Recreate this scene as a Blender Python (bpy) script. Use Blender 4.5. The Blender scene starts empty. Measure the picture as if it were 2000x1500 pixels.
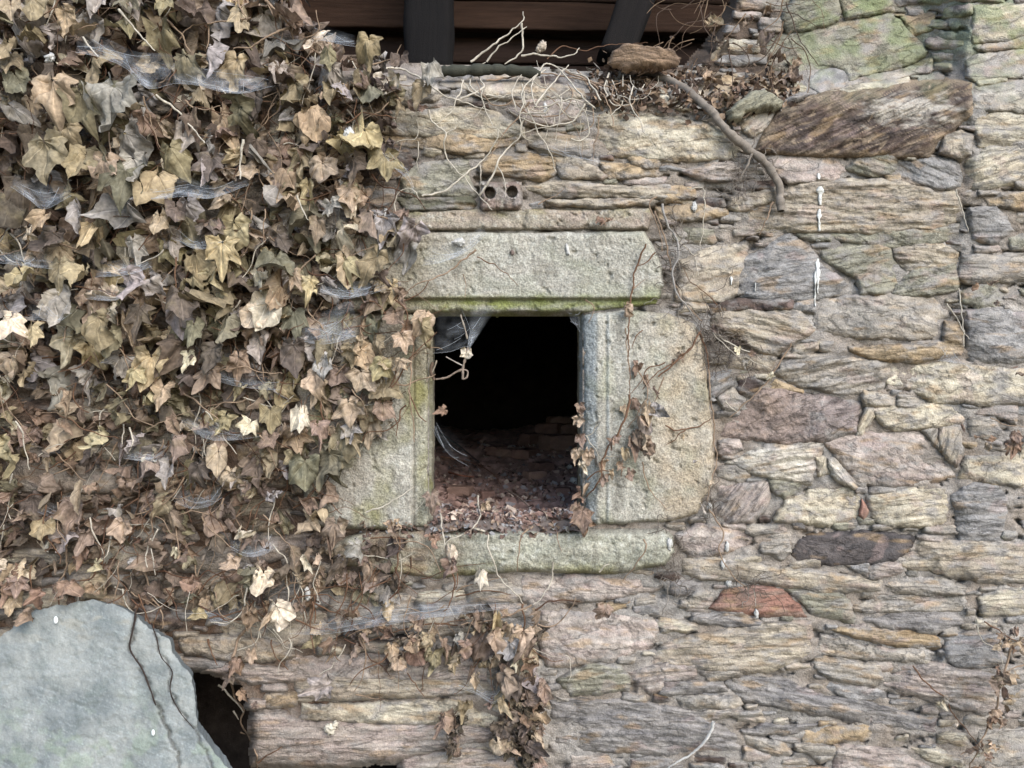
import bpy, math, random
import numpy as np
from mathutils import Vector

# ------------------------------------------------------------------ camera, world, sun, exposure
D = 1.6            # metres from the lens to the wall face
CZ = 1.35          # height of the lens
scene = bpy.context.scene
C = scene.collection
cam_d = bpy.data.cameras.new("camera")
cam = bpy.data.objects.new("camera", cam_d)
C.objects.link(cam)
cam.location = (0, -D, CZ)
cam.rotation_euler = (math.pi / 2, 0, 0)
cam_d.sensor_width = 36.0
cam_d.lens = 36.0 * D / 2.0
cam_d.clip_start = 0.02
cam_d.clip_end = 500
scene.camera = cam

SUN_DIR = Vector((-0.42, 0.66, -0.56)).normalized()
world = bpy.data.worlds.new("World")
scene.world = world
world.use_nodes = True
wn = world.node_tree
for n in list(wn.nodes):
    wn.nodes.remove(n)
sky = wn.nodes.new("ShaderNodeTexSky")
sky.sky_type = 'NISHITA'
sky.sun_disc = False
sky.sun_elevation = math.asin(-SUN_DIR.z)
sky.sun_rotation = math.atan2(-SUN_DIR.x, -SUN_DIR.y)
sky.air_density = 1.0
sky.dust_density = 1.2
sky.ozone_density = 2.5
bg = wn.nodes.new("ShaderNodeBackground")
bg.inputs[1].default_value = 0.15
wo = wn.nodes.new("ShaderNodeOutputWorld")
wn.links.new(sky.outputs[0], bg.inputs[0])
wn.links.new(bg.outputs[0], wo.inputs[0])
sun_d = bpy.data.lights.new("sun", 'SUN')
sun_d.energy = 2.0
sun_d.angle = math.radians(48)
sun_d.color = (1.0, 0.985, 0.975)
sun = bpy.data.objects.new("sun", sun_d)
C.objects.link(sun)
sun.rotation_euler = SUN_DIR.to_track_quat('-Z', 'Y').to_euler()
scene.view_settings.view_transform = 'Standard'
scene.view_settings.look = 'None'
scene.view_settings.exposure = 1.13
scene.view_settings.gamma = 1.0
scene.cycles.max_bounces = 6
scene.cycles.transparent_max_bounces = 16

rng = np.random.default_rng(7)
random.seed(7)

# ------------------------------------------------------------------ noise and helpers
def _hash(ix, iy, seed):
    h = (ix.astype(np.int64) * 374761393 + iy.astype(np.int64) * 668265263 + int(seed) * 974634777) & 0xFFFFFFFF
    h = ((h ^ (h >> 13)) * 1274126177) & 0xFFFFFFFF
    h = ((h ^ (h >> 16)) * 2246822519) & 0xFFFFFFFF
    return ((h ^ (h >> 15)) & 0xFFFFFF) / float(0x1000000)

def noise(x, y, seed=0):
    x = np.asarray(x, float); y = np.asarray(y, float)
    ix = np.floor(x); iy = np.floor(y)
    fx = x - ix; fy = y - iy
    ux = fx * fx * fx * (fx * (fx * 6 - 15) + 10); uy = fy * fy * fy * (fy * (fy * 6 - 15) + 10)
    def g(a, b):
        t = _hash(ix + a, iy + b, seed) * 2 * math.pi
        return np.cos(t) * (fx - a) + np.sin(t) * (fy - b)
    return 1.5 * ((g(0, 0) * (1 - ux) + g(1, 0) * ux) * (1 - uy) + (g(0, 1) * (1 - ux) + g(1, 1) * ux) * uy)

def fbm(x, y, o=4, seed=0, gain=0.5):
    s = 0.0; a = 1.0; f = 1.0
    for k in range(o):
        s = s + a * noise(np.asarray(x) * f + 17.3 * k, np.asarray(y) * f + 5.1 * k, seed + k * 31)
        a *= gain; f *= 2.03
    return s

def sstep(x, a, b):
    t = np.clip((np.asarray(x, float) - a) / (b - a), 0, 1)
    return t * t * (3 - 2 * t)

def lin(c, k=1.0):
    c = np.asarray(c, float) / 255.0
    return np.where(c <= 0.04045, c / 12.92, ((c + 0.055) / 1.055) ** 2.4) * k

def P(px, py, y=0.0):
    f = (D + y) / D
    return ((px - 1000) * 0.001 * f, y, CZ + (750 - py) * 0.001 * f)

def PA(px, py, y):
    f = (D + y) / D
    return np.stack([(px - 1000) * 0.001 * f, y + 0 * px, CZ + (750 - py) * 0.001 * f], -1)

REG = {1: (0, 0), 2: (600, 0), 3: (1300, 0), 4: (0, 450), 5: (600, 480), 6: (1300, 480), 7: (0, 975), 8: (600, 975), 9: (1300, 975)}
def Z(r, pts):
    x0, y0 = REG[r]
    return [(x0 + 0.35 * a, y0 + 0.35 * b) for a, b in pts]

def parse(s):
    return [tuple(float(q) for q in t.split(',')) for t in s.split()]

def make_mesh(name, V, F, mat, col=None, uv=None, parent=None, smooth=True, aux=None):
    """V (n,3), F (m,4) or (m,3) int arrays; col (n,3) linear; uv (n,2)"""
    me = bpy.data.meshes.new(name)
    V = np.asarray(V, np.float32); F = np.asarray(F, np.int32)
    k = F.shape[1]
    me.vertices.add(len(V)); me.vertices.foreach_set("co", V.ravel())
    me.loops.add(F.size); me.loops.foreach_set("vertex_index", F.ravel())
    me.polygons.add(len(F))
    me.polygons.foreach_set("loop_start", np.arange(0, F.size, k, dtype=np.int32))
    me.polygons.foreach_set("loop_total", np.full(len(F), k, np.int32))
    me.update(calc_edges=True)
    if smooth:
        me.polygons.foreach_set("use_smooth", np.ones(len(F), bool))
    if col is not None:
        a = me.attributes.new("Col", 'FLOAT_COLOR', 'POINT')
        rgba = np.ones((len(V), 4), np.float32); rgba[:, :3] = np.clip(col, 0, 1)
        if aux is not None:
            rgba[:, 3] = aux
        a.data.foreach_set("color", rgba.ravel())
    if uv is not None:
        l = me.uv_layers.new(name="UVMap")
        l.data.foreach_set("uv", np.asarray(uv, np.float32)[F.ravel()].ravel())
    me.validate()
    me.materials.append(mat)
    o = bpy.data.objects.new(name, me)
    C.objects.link(o)
    if parent is not None:
        o.parent = parent
        o.matrix_parent_inverse = parent.matrix_world.inverted()
    return o

class MB:
    """collects pieces into one mesh"""
    def __init__(self): self.V = []; self.F = []; self.Cc = []; self.U = []; self.n = 0
    def add(self, V, F, col, uv=None):
        V = np.asarray(V, float).reshape(-1, 3); F = np.asarray(F, int)
        if F.shape[1] == 3:
            F = np.concatenate([F, F[:, 2:3]], 1)
        col = np.asarray(col, float)
        if col.ndim == 1: col = np.tile(col, (len(V), 1))
        if uv is None: uv = V[:, [0, 2]]
        self.V.append(V); self.F.append(F + self.n); self.Cc.append(col); self.U.append(np.asarray(uv)); self.n += len(V)
    def build(self, name, mat, parent=None, smooth=True):
        V = np.concatenate(self.V); F = np.concatenate(self.F)
        me_tri = (F[:, 2] == F[:, 3])
        if me_tri.all():
            return make_mesh(name, V, F[:, :3], mat, np.concatenate(self.Cc), np.concatenate(self.U), parent, smooth)
        if me_tri.any():
            # split degenerate quads: rebuild through pydata
            me = bpy.data.meshes.new(name)
            faces = [tuple(f[:3]) if t else tuple(f) for f, t in zip(F.tolist(), me_tri.tolist())]
            me.from_pydata(V.tolist(), [], faces)
            col = np.concatenate(self.Cc)
            a = me.attributes.new("Col", 'FLOAT_COLOR', 'POINT')
            rgba = np.ones((len(V), 4), np.float32); rgba[:, :3] = np.clip(col, 0, 1)
            a.data.foreach_set("color", rgba.ravel())
            l = me.uv_layers.new(name="UVMap")
            idx = np.zeros(len(me.loops), np.int32); me.loops.foreach_get("vertex_index", idx)
            l.data.foreach_set("uv", np.concatenate(self.U).astype(np.float32)[idx].ravel())
            me.polygons.foreach_set("use_smooth", np.full(len(faces), smooth))
            me.materials.append(mat)
            o = bpy.data.objects.new(name, me); C.objects.link(o)
            if parent is not None:
                o.parent = parent; o.matrix_parent_inverse = parent.matrix_world.inverted()
            return o
        return make_mesh(name, V, F, mat, np.concatenate(self.Cc), np.concatenate(self.U), parent, smooth)

def tag(o, label=None, cat=None, group=None, kind=None):
    if label: o["label"] = label
    if cat: o["category"] = cat
    if group: o["group"] = group
    if kind: o["kind"] = kind
    return o

def thing(name, label, cat, loc=(0, 0, 0), group=None):
    o = bpy.data.objects.new(name, None)
    o.empty_display_size = 0.05
    C.objects.link(o)
    o.location = loc
    bpy.context.view_layer.update()
    return tag(o, label, cat, group)

# ------------------------------------------------------------------ materials
def new_mat(name):
    m = bpy.data.materials.new(name); m.use_nodes = True
    nt = m.node_tree
    b = nt.nodes["Principled BSDF"]
    return m, nt, b

def N(nt, t, **kw):
    n = nt.nodes.new(t)
    for k, v in kw.items(): setattr(n, k, v)
    return n

def surface_mat(name, scale_uv, nscale, contrast, bump, rough=0.9, grain=0.0, grain_scale=600, crack=0.0):
    """vertex colour times stretched fine noise, with bump"""
    m, nt, b = new_mat(name)
    L = nt.links.new
    at = N(nt, "ShaderNodeAttribute", attribute_name="Col")
    uv = N(nt, "ShaderNodeUVMap")
    mp = N(nt, "ShaderNodeMapping"); mp.inputs["Scale"].default_value = (scale_uv[0], scale_uv[1], 1)
    L(uv.outputs[0], mp.inputs[0])
    n1 = N(nt, "ShaderNodeTexNoise"); n1.inputs["Scale"].default_value = nscale; n1.inputs["Detail"].default_value = 8; n1.inputs["Roughness"].default_value = 0.65
    L(mp.outputs[0], n1.inputs["Vector"])
    geo = N(nt, "ShaderNodeNewGeometry")
    n2 = N(nt, "ShaderNodeTexNoise"); n2.inputs["Scale"].default_value = grain_scale; n2.inputs["Detail"].default_value = 3
    L(geo.outputs["Position"], n2.inputs["Vector"])
    r1 = N(nt, "ShaderNodeMapRange"); r1.inputs[1].default_value = 0.25; r1.inputs[2].default_value = 0.75
    r1.inputs[3].default_value = 1 - contrast; r1.inputs[4].default_value = 1 + contrast
    L(n1.outputs["Fac"], r1.inputs[0])
    r2 = N(nt, "ShaderNodeMapRange"); r2.inputs[1].default_value = 0.3; r2.inputs[2].default_value = 0.7
    r2.inputs[3].default_value = 1 - grain; r2.inputs[4].default_value = 1 + grain
    L(n2.outputs["Fac"], r2.inputs[0])
    mu = N(nt, "ShaderNodeMath", operation='MULTIPLY'); L(r1.outputs[0], mu.inputs[0]); L(r2.outputs[0], mu.inputs[1])
    if crack:
        mp3 = N(nt, "ShaderNodeMapping"); mp3.inputs["Scale"].default_value = (1, 5.5, 1); L(uv.outputs[0], mp3.inputs[0])
        n3 = N(nt, "ShaderNodeTexNoise"); n3.inputs["Scale"].default_value = 9; n3.inputs["Detail"].default_value = 9; n3.inputs["Roughness"].default_value = 0.6; n3.inputs["Distortion"].default_value = 0.4
        L(mp3.outputs[0], n3.inputs["Vector"])
        sb = N(nt, "ShaderNodeMath", operation='SUBTRACT'); L(n3.outputs["Fac"], sb.inputs[0]); sb.inputs[1].default_value = 0.5
        ab = N(nt, "ShaderNodeMath", operation='ABSOLUTE'); L(sb.outputs[0], ab.inputs[0])
        r3 = N(nt, "ShaderNodeMapRange"); r3.inputs[1].default_value = 0.0; r3.inputs[2].default_value = 0.022; r3.inputs[3].default_value = 1 - crack; r3.inputs[4].default_value = 1.0
        L(ab.outputs[0], r3.inputs[0])
        mu3 = N(nt, "ShaderNodeMath", operation='MULTIPLY'); L(mu.outputs[0], mu3.inputs[0]); L(r3.outputs[0], mu3.inputs[1]); mu = mu3
    vm = N(nt, "ShaderNodeVectorMath", operation='SCALE'); L(at.outputs["Color"], vm.inputs[0]); L(mu.outputs[0], vm.inputs["Scale"])
    L(vm.outputs[0], b.inputs["Base Color"])
    ad = N(nt, "ShaderNodeMath", operation='MULTIPLY_ADD'); L(n2.outputs["Fac"], ad.inputs[0]); ad.inputs[1].default_value = 0.5; L(n1.outputs["Fac"], ad.inputs[2])
    bp = N(nt, "ShaderNodeBump"); bp.inputs["Strength"].default_value = bump; bp.inputs["Distance"].default_value = 0.006
    if crack:
        ad2 = N(nt, "ShaderNodeMath", operation='ADD'); L(ad.outputs[0], ad2.inputs[0]); L(r3.outputs[0], ad2.inputs[1]); ad = ad2
    L(ad.outputs[0], bp.inputs["Height"]); L(bp.outputs[0], b.inputs["Normal"])
    b.inputs["Roughness"].default_value = rough
    b.inputs["Specular IOR Level"].default_value = 0.25
    return m

M_SCHIST = surface_mat("schist", (1, 2.3), 26, 0.28, 0.7, grain=0.22, grain_scale=330, crack=0.36)
M_MORTAR = surface_mat("mortar", (1, 1.6), 40, 0.4, 0.9, grain=0.28, grain_scale=380)
M_GRANITE = surface_mat("granite", (1, 1), 60, 0.20, 0.7, grain=0.38, grain_scale=300)
M_SLATE = surface_mat("slate", (1, 1.3), 14, 0.22, 0.35, rough=0.65, grain=0.1, grain_scale=300)
M_WOOD = surface_mat("old_wood", (1, 12), 6, 0.5, 0.6)
M_STEM = surface_mat("stem_bark", (1, 1), 120, 0.3, 0.4)
M_EARTH = surface_mat("earth", (1, 1), 30, 0.4, 0.8, grain=0.2)
M_CLAY = surface_mat("fired_clay", (1, 1), 40, 0.25, 0.5, grain=0.15)
M_LITTER = surface_mat("litter", (1, 1), 60, 0.3, 0.3)
M_WHITE = surface_mat("chalky_white", (1, 1), 60, 0.15, 0.3)

def leaf_material():
    m, nt, b = new_mat("dry_leaf")
    L = nt.links.new
    at = N(nt, "ShaderNodeAttribute", attribute_name="Col")
    geo = N(nt, "ShaderNodeNewGeometry")
    n1 = N(nt, "ShaderNodeTexNoise"); n1.inputs["Scale"].default_value = 140; n1.inputs["Detail"].default_value = 8
    L(geo.outputs["Position"], n1.inputs["Vector"])
    r1 = N(nt, "ShaderNodeMapRange"); r1.inputs[1].default_value = 0.3; r1.inputs[2].default_value = 0.7; r1.inputs[3].default_value = 0.68; r1.inputs[4].default_value = 1.28
    L(n1.outputs["Fac"], r1.inputs[0])
    vm = N(nt, "ShaderNodeVectorMath", operation='SCALE'); L(at.outputs["Color"], vm.inputs[0]); L(r1.outputs[0], vm.inputs["Scale"])
    L(vm.outputs[0], b.inputs["Base Color"])
    b.inputs["Roughness"].default_value = 0.8
    b.inputs["Specular IOR Level"].default_value = 0.2
    bp = N(nt, "ShaderNodeBump"); bp.inputs["Strength"].default_value = 0.35; bp.inputs["Distance"].default_value = 0.003
    L(n1.outputs["Fac"], bp.inputs["Height"]); L(bp.outputs[0], b.inputs["Normal"])
    tr = N(nt, "ShaderNodeBsdfTranslucent"); L(vm.outputs[0], tr.inputs[0])
    mx = N(nt, "ShaderNodeMixShader"); mx.inputs[0].default_value = 0.14
    L(b.outputs[0], mx.inputs[1]); L(tr.outputs[0], mx.inputs[2])
    L(mx.outputs[0], nt.nodes["Material Output"].inputs[0])
    return m
M_LEAF = leaf_material()

def web_material():
    m, nt, b = new_mat("cobweb_silk")
    L = nt.links.new
    uv = N(nt, "ShaderNodeUVMap")
    mp = N(nt, "ShaderNodeMapping"); mp.inputs["Scale"].default_value = (2.4, 22, 1); mp.inputs["Rotation"].default_value = (0, 0, 0.05)
    L(uv.outputs[0], mp.inputs[0])
    n1 = N(nt, "ShaderNodeTexNoise"); n1.inputs["Scale"].default_value = 1.2; n1.inputs["Detail"].default_value = 6; n1.inputs["Roughness"].default_value = 0.7; n1.inputs["Distortion"].default_value = 0.6
    L(mp.outputs[0], n1.inputs["Vector"])
    n2 = N(nt, "ShaderNodeTexNoise"); n2.inputs["Scale"].default_value = 4.0; n2.inputs["Detail"].default_value = 4
    L(uv.outputs[0], n2.inputs["Vector"])
    r1 = N(nt, "ShaderNodeMapRange"); r1.inputs[1].default_value = 0.26; r1.inputs[2].default_value = 0.85; r1.inputs[3].default_value = 0.04; r1.inputs[4].default_value = 0.9
    L(n1.outputs["Fac"], r1.inputs[0])
    r2 = N(nt, "ShaderNodeMapRange"); r2.inputs[1].default_value = 0.35; r2.inputs[2].default_value = 0.65; r2.inputs[3].default_value = 0.1; r2.inputs[4].default_value = 1.0
    L(n2.outputs["Fac"], r2.inputs[0])
    at = N(nt, "ShaderNodeAttribute", attribute_name="Col")
    mu = N(nt, "ShaderNodeMath", operation='MULTIPLY'); L(r1.outputs[0], mu.inputs[0]); L(r2.outputs[0], mu.inputs[1])
    mu2 = N(nt, "ShaderNodeMath", operation='MULTIPLY'); L(mu.outputs[0], mu2.inputs[0]); L(at.outputs["Fac"], mu2.inputs[1])
    df = N(nt, "ShaderNodeBsdfDiffuse"); df.inputs[0].default_value = (0.78, 0.82, 0.86, 1)
    tl = N(nt, "ShaderNodeBsdfTranslucent"); tl.inputs[0].default_value = (0.78, 0.82, 0.86, 1)
    ms = N(nt, "ShaderNodeMixShader"); ms.inputs[0].default_value = 0.35; L(df.outputs[0], ms.inputs[1]); L(tl.outputs[0], ms.inputs[2])
    tp = N(nt, "ShaderNodeBsdfTransparent")
    mx = N(nt, "ShaderNodeMixShader"); L(mu2.outputs[0], mx.inputs[0]); L(tp.outputs[0], mx.inputs[1]); L(ms.outputs[0], mx.inputs[2])
    L(mx.outputs[0], nt.nodes["Material Output"].inputs[0])
    nt.nodes.remove(b)
    return m
M_WEB = web_material()
m, nt, b = new_mat("silk_thread")
b.inputs["Base Color"].default_value = (0.42, 0.44, 0.46, 1); b.inputs["Roughness"].default_value = 0.7
M_THREAD = m

# ------------------------------------------------------------------ wall depth field
TOP = parse("-400,-160 520,-160 548,-20 610,98 760,118 850,128 1050,132 1180,142 1240,150 1330,132 1385,70 1430,-10 1470,-160 2500,-160")
def top_line(px):
    return np.interp(px, [a for a, _ in TOP], [b for _, b in TOP])

def base(px, py):
    px = np.asarray(px, float); py = np.asarray(py, float)
    d = 0.12 * sstep(px, 1230, 1400) * (1 - sstep(py, 125, 215)) * (1 - 0.6 * sstep(px, 1780, 1900))
    t = top_line(px)
    d = d + 0.10 * (1 - sstep(py - t, 0, 50)) * (py > -100)
    d = d + 0.16 * np.exp(-(((px - 20) / 75) ** 2 + ((py - 345) / 85) ** 2))
    jx = px + 14 * fbm(py / 60.0, 0 * py + 2.5, 2, 92)
    d = d - 0.011 * sstep(jx, 1868, 1900) * (1 - 0.6 * sstep(py, 350, 600)) + 0.012 * fbm(px / 400, py / 300, 2, 91)
    return d

def poly_sd(x, y, poly):
    """signed distance, positive inside"""
    p = np.asarray(poly, float)
    d2 = np.full(x.shape, 1e18); inside = np.zeros(x.shape, bool)
    for k in range(len(p)):
        a = p[k]; b = p[(k + 1) % len(p)]
        e = b - a; w0 = x - a[0]; w1 = y - a[1]
        t = np.clip((w0 * e[0] + w1 * e[1]) / (e @ e + 1e-9), 0, 1)
        d2 = np.minimum(d2, (w0 - t * e[0]) ** 2 + (w1 - t * e[1]) ** 2)
        c = ((a[1] <= y) & (b[1] > y)) | ((b[1] <= y) & (a[1] > y))
        with np.errstate(divide='ignore', invalid='ignore'):
            xi = a[0] + (y - a[1]) * e[0] / (e[1] if abs(e[1]) > 1e-9 else 1e-9)
        inside ^= c & (x < xi)
    return np.where(inside, 1, -1) * np.sqrt(d2)

def grid_faces(keep):
    """quads of a (ny,nx) keep mask, and the remap of kept vertices"""
    ny, nx = keep.shape
    q = keep[:-1, :-1] & keep[1:, :-1] & keep[1:, 1:] & keep[:-1, 1:]
    idx = np.arange(ny * nx).reshape(ny, nx)
    F = np.stack([idx[:-1, :-1][q], idx[1:, :-1][q], idx[1:, 1:][q], idx[:-1, 1:][q]], -1)
    used = np.zeros(ny * nx, bool); used[F.ravel()] = True
    re = np.cumsum(used) - 1
    return re[F], used

PAL = {
 'tan': ((160, 146, 126), (174, 161, 138)), 'grey': ((150, 146, 140), (136, 132, 127)), 'gtan': ((154, 146, 133), (166, 154, 136)),
 'cream': ((194, 183, 158), (180, 166, 140)), 'pink': ((163, 147, 135), (171, 158, 144)), 'brown': ((90, 73, 62), (78, 67, 62)),
 'purple': ((118, 104, 98), (142, 128, 119)), 'ochre': ((170, 147, 112), (156, 136, 108)), 'green': ((148, 143, 122), (138, 133, 114)),
 'red': ((152, 110, 92), (154, 126, 109)), 'dark': ((94, 86, 82), (82, 77, 75)), 'slatey': ((122, 117, 113), (144, 137, 129)),
 'white': ((204, 195, 176), (186, 174, 154)), 'dgreen': ((100, 98, 78), (114, 109, 90)), 'moss': ((126, 130, 96), (144, 140, 112)),
}
KA = 0.80
def stone_grid(poly, colour, ang=2.0, prot=10.0, rough=1.0, seed=0, sp=2.3, granite=False, extra=None, ecol=None, warp=1.0, grey_dust=True, grow=8.5):
    p = np.asarray(poly, float)
    if not granite:   # swell the outline, corners kept
        c_ = (p.min(0) + p.max(0)) / 2; hs = np.maximum(np.ptp(p, axis=0) / 2, 6)
        p = c_ + (p - c_) * (1 + grow / hs)
    x0, y0 = p.min(0) - 12; x1, y1 = p.max(0) + 12
    gx = np.arange(x0, x1, sp); gy = np.arange(y0, y1, sp)
    X, Y = np.meshgrid(gx, gy)
    s = seed * 7 + 3
    wx = X + warp * (4.5 * fbm(X / 40, Y / 40, 2, s) + 1.7 * fbm(X / 9, Y / 9, 2, s + 1))
    wy = Y + warp * (3.8 * fbm(X / 40, Y / 30, 2, s + 2) + 1.5 * fbm(X / 12, Y / 7, 2, s + 3))
    sd = poly_sd(wx, wy, p) 
    keep = sd > -7
    A = math.radians(ang)
    cx, cy = p.mean(0); w = max(30, np.ptp(p[:, 0])); h = max(20, np.ptp(p[:, 1]))
    u = (X - cx) * math.cos(A) - (Y - cy) * math.sin(A)
    v = (X - cx) * math.sin(A) + (Y - cy) * math.cos(A)
    r = np.random.default_rng(seed + 1000)
    sdi = np.maximum(sd, 0)
    if granite:
        edge = 1 - np.exp(-sdi / 2.4)
        hgt = prot * edge + 1.6 * fbm(X / 70, Y / 60, 3, s + 5) + 1.3 * fbm(X / 7, Y / 7, 2, s + 6) * edge - 5 * sstep(fbm(X / 24, Y / 24, 3, s + 22) + 0.5 * np.exp(-sdi / 8), 0.62, 0.8)
        terr_e = 0 * X
    else:
        edge = 1 - np.exp(-sdi / (2.2 + 0.02 * min(w, h)))
        flake = r.random() < (0.66 if cy < 1080 else 0.35) and h > 26 and (abs(ang) < 11 or colour == 'purple')
        if flake:
            q = fbm(u / 95, v / 58, 4, s + 7, 0.5) * 3.0
            fl = np.floor(q); fr = q - fl; terr = fl + sstep(fr, 0.90, 1.0); lay = r.uniform(0.7, 1.3); fine = 0.2
        else:
            q = fbm(u / 140, v / 20, 4, s + 7, 0.55) * 3.6 + v / 34 * r.uniform(-0.6, 0.6)
            fl = np.floor(q); fr = q - fl; terr = fl + sstep(fr, 0.82, 1.0); lay = r.uniform(0.5, 1.1); fine = 0.5
        terr_e = np.exp(-((fr - 0.93) / 0.06) ** 2)
        crag = fbm(X / 38, Y / 26, 4, s + 11, 0.6)
        rgt = sstep(X, 1870, 1905)
        hgt = prot * edge + rough * 0.8 * (1 - 0.45 * rgt) * edge * (2.3 * lay * terr + 1.8 * fbm(X / 75, Y / 50, 2, s + 5) + fine * fbm(u / 30, v / 4.5, 3, s + 6) + 1.1 * fbm(X / 16, Y / 12, 3, s + 14) + 1.5 * np.abs(crag))
        fx_ = X + 10 * fbm(X / 50, Y / 40, 3, s + 16); fy_ = Y + 8 * fbm(X / 50, Y / 40, 3, s + 17)
        cut = 0 * X
        for _ in range(6):
            th = r.uniform(0, 2 * np.pi); nx_, ny_ = math.cos(th), math.sin(th)
            ext = abs(nx_) * w / 2 + abs(ny_) * h / 2
            cut = np.maximum(cut, np.maximum(0, (fx_ - cx) * nx_ + (fy_ - cy) * ny_ - ext * r.uniform(0.15, 0.75)) * r.uniform(0.08, 0.42))
        hgt -= np.minimum(cut * 0.9, 11) * rough * (0 if prot == 12 else 1)
        hgt += edge * ((X - cx) / w * r.uniform(-6, 6) + (Y - cy) / h * r.uniform(-5, 7))
    if extra is not None:
        hgt = hgt + extra(X, Y, sd)
    dep = base(X, Y) + ((14 if granite else 10) * (1 - edge) - hgt + np.where(sd < 0, -sd * 4.0, 0)) * 0.001
    V = PA(X, Y, dep).reshape(-1, 3)
    # colour
    c1, c2 = PAL[colour] if isinstance(colour, str) else colour
    c1 = lin(c1, KA); c2 = lin(c2, KA)
    t = np.clip(0.5 + 1.1 * fbm(u / 110, v / 26, 4, s + 8, 0.6), 0, 1)[..., None]
    col = c1 * (1 - t) + c2 * t
    if granite:
        col = col * (1 + 0.10 * fbm(X / 30, Y / 30, 3, s + 9) + 0.16 * fbm(X / 120, Y / 90, 3, s + 19))[..., None]
        lic = np.clip((fbm(X / 13, Y / 13, 3, s + 20) - 0.42) * 5, 0, 0.4)[..., None]
        col = col * (1 - lic) + lin((196, 194, 178), KA) * lic
        stn = np.clip((fbm(X / 26, Y / 70, 3, s + 21) - 0.35) * 3, 0, 0.4)[..., None]
        col = col * (1 - stn) + lin((108, 102, 88), KA) * stn
    else:
        stre = fbm(u / 46, v / 14.0, 5, s + 9, 0.68) if flake else fbm(u / 90, v / 6.0, 4, s + 9, 0.6)
        col = col * (1 + 0.30 * stre + 0.12 * fbm(X / 22, Y / 18, 3, s + 18))[..., None]
        col = col * (1 - 0.16 * terr_e * edge)[..., None]
        iron = np.clip(fbm(u / 80, v / 22, 3, s + 12) * 1.8 - 0.6, 0, 0.55)[..., None]
        col = col * (1 - iron) + lin((168, 138, 98), KA) * iron * (0.9 + 0.3 * stre[..., None])
        pk = np.clip(fbm(X / 60, Y / 40, 2, s + 15) * 2 - 0.9, 0, 0.3)[..., None]
        col = col * (1 - pk) + lin((172, 146, 136), KA) * pk
        if grey_dust:
            du = np.clip(0.7 * np.exp(-sdi / 6.0) + 1.0 * fbm(X / 45, Y / 22, 4, s + 13, 0.6) - 0.08 + 0.4 * sstep(X, 1870, 1905) * np.clip(.6 + fbm(X / 60, Y / 50, 3, 14), 0, 1), 0, 0.8)[..., None]
            col = col * (1 - du) + lin((150, 144, 136), KA) * du
        if flake:
            fc_ = (0.10 * (np.sin(fl * 2.7 + seed) > 0.2) - 0.06 * (np.cos(fl * 1.9 + seed) > 0.3))[..., None]
            col = col * (1 + fc_)
    lum_ = col.mean(-1, keepdims=True)
    col = lum_ + (col - lum_) * (0.84 if granite else 0.88); col = col * np.array([1.0, 0.997, 1.0])
    # ivy side is dirtier and browner
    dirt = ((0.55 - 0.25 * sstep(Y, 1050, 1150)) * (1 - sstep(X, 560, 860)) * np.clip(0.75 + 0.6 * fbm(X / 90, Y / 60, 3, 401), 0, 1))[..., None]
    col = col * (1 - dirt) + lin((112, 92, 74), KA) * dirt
    gs = (np.clip(fbm(X / 60, Y / 45, 3, 77) + 0.25, 0, 0.6) * sstep(X, 1480, 1620) * (1 - sstep(Y, 60, 260)))[..., None]
    col = col * (1 - gs) + lin((128, 138, 96), KA) * gs
    if ecol is not None:
        col = ecol(X, Y, sd, col)
    an = 1.0 if granite else (np.random.default_rng(seed + 5).uniform(0.28, 0.55) if flake else 1.0)
    uv = np.stack([u * 0.001 + seed * 0.37, v * 0.001 * an + seed * 0.61], -1).reshape(-1, 2)
    F, used = grid_faces(keep)
    return V[used], F, col.reshape(-1, 3)[used], uv[used], (sd > 0)

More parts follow.
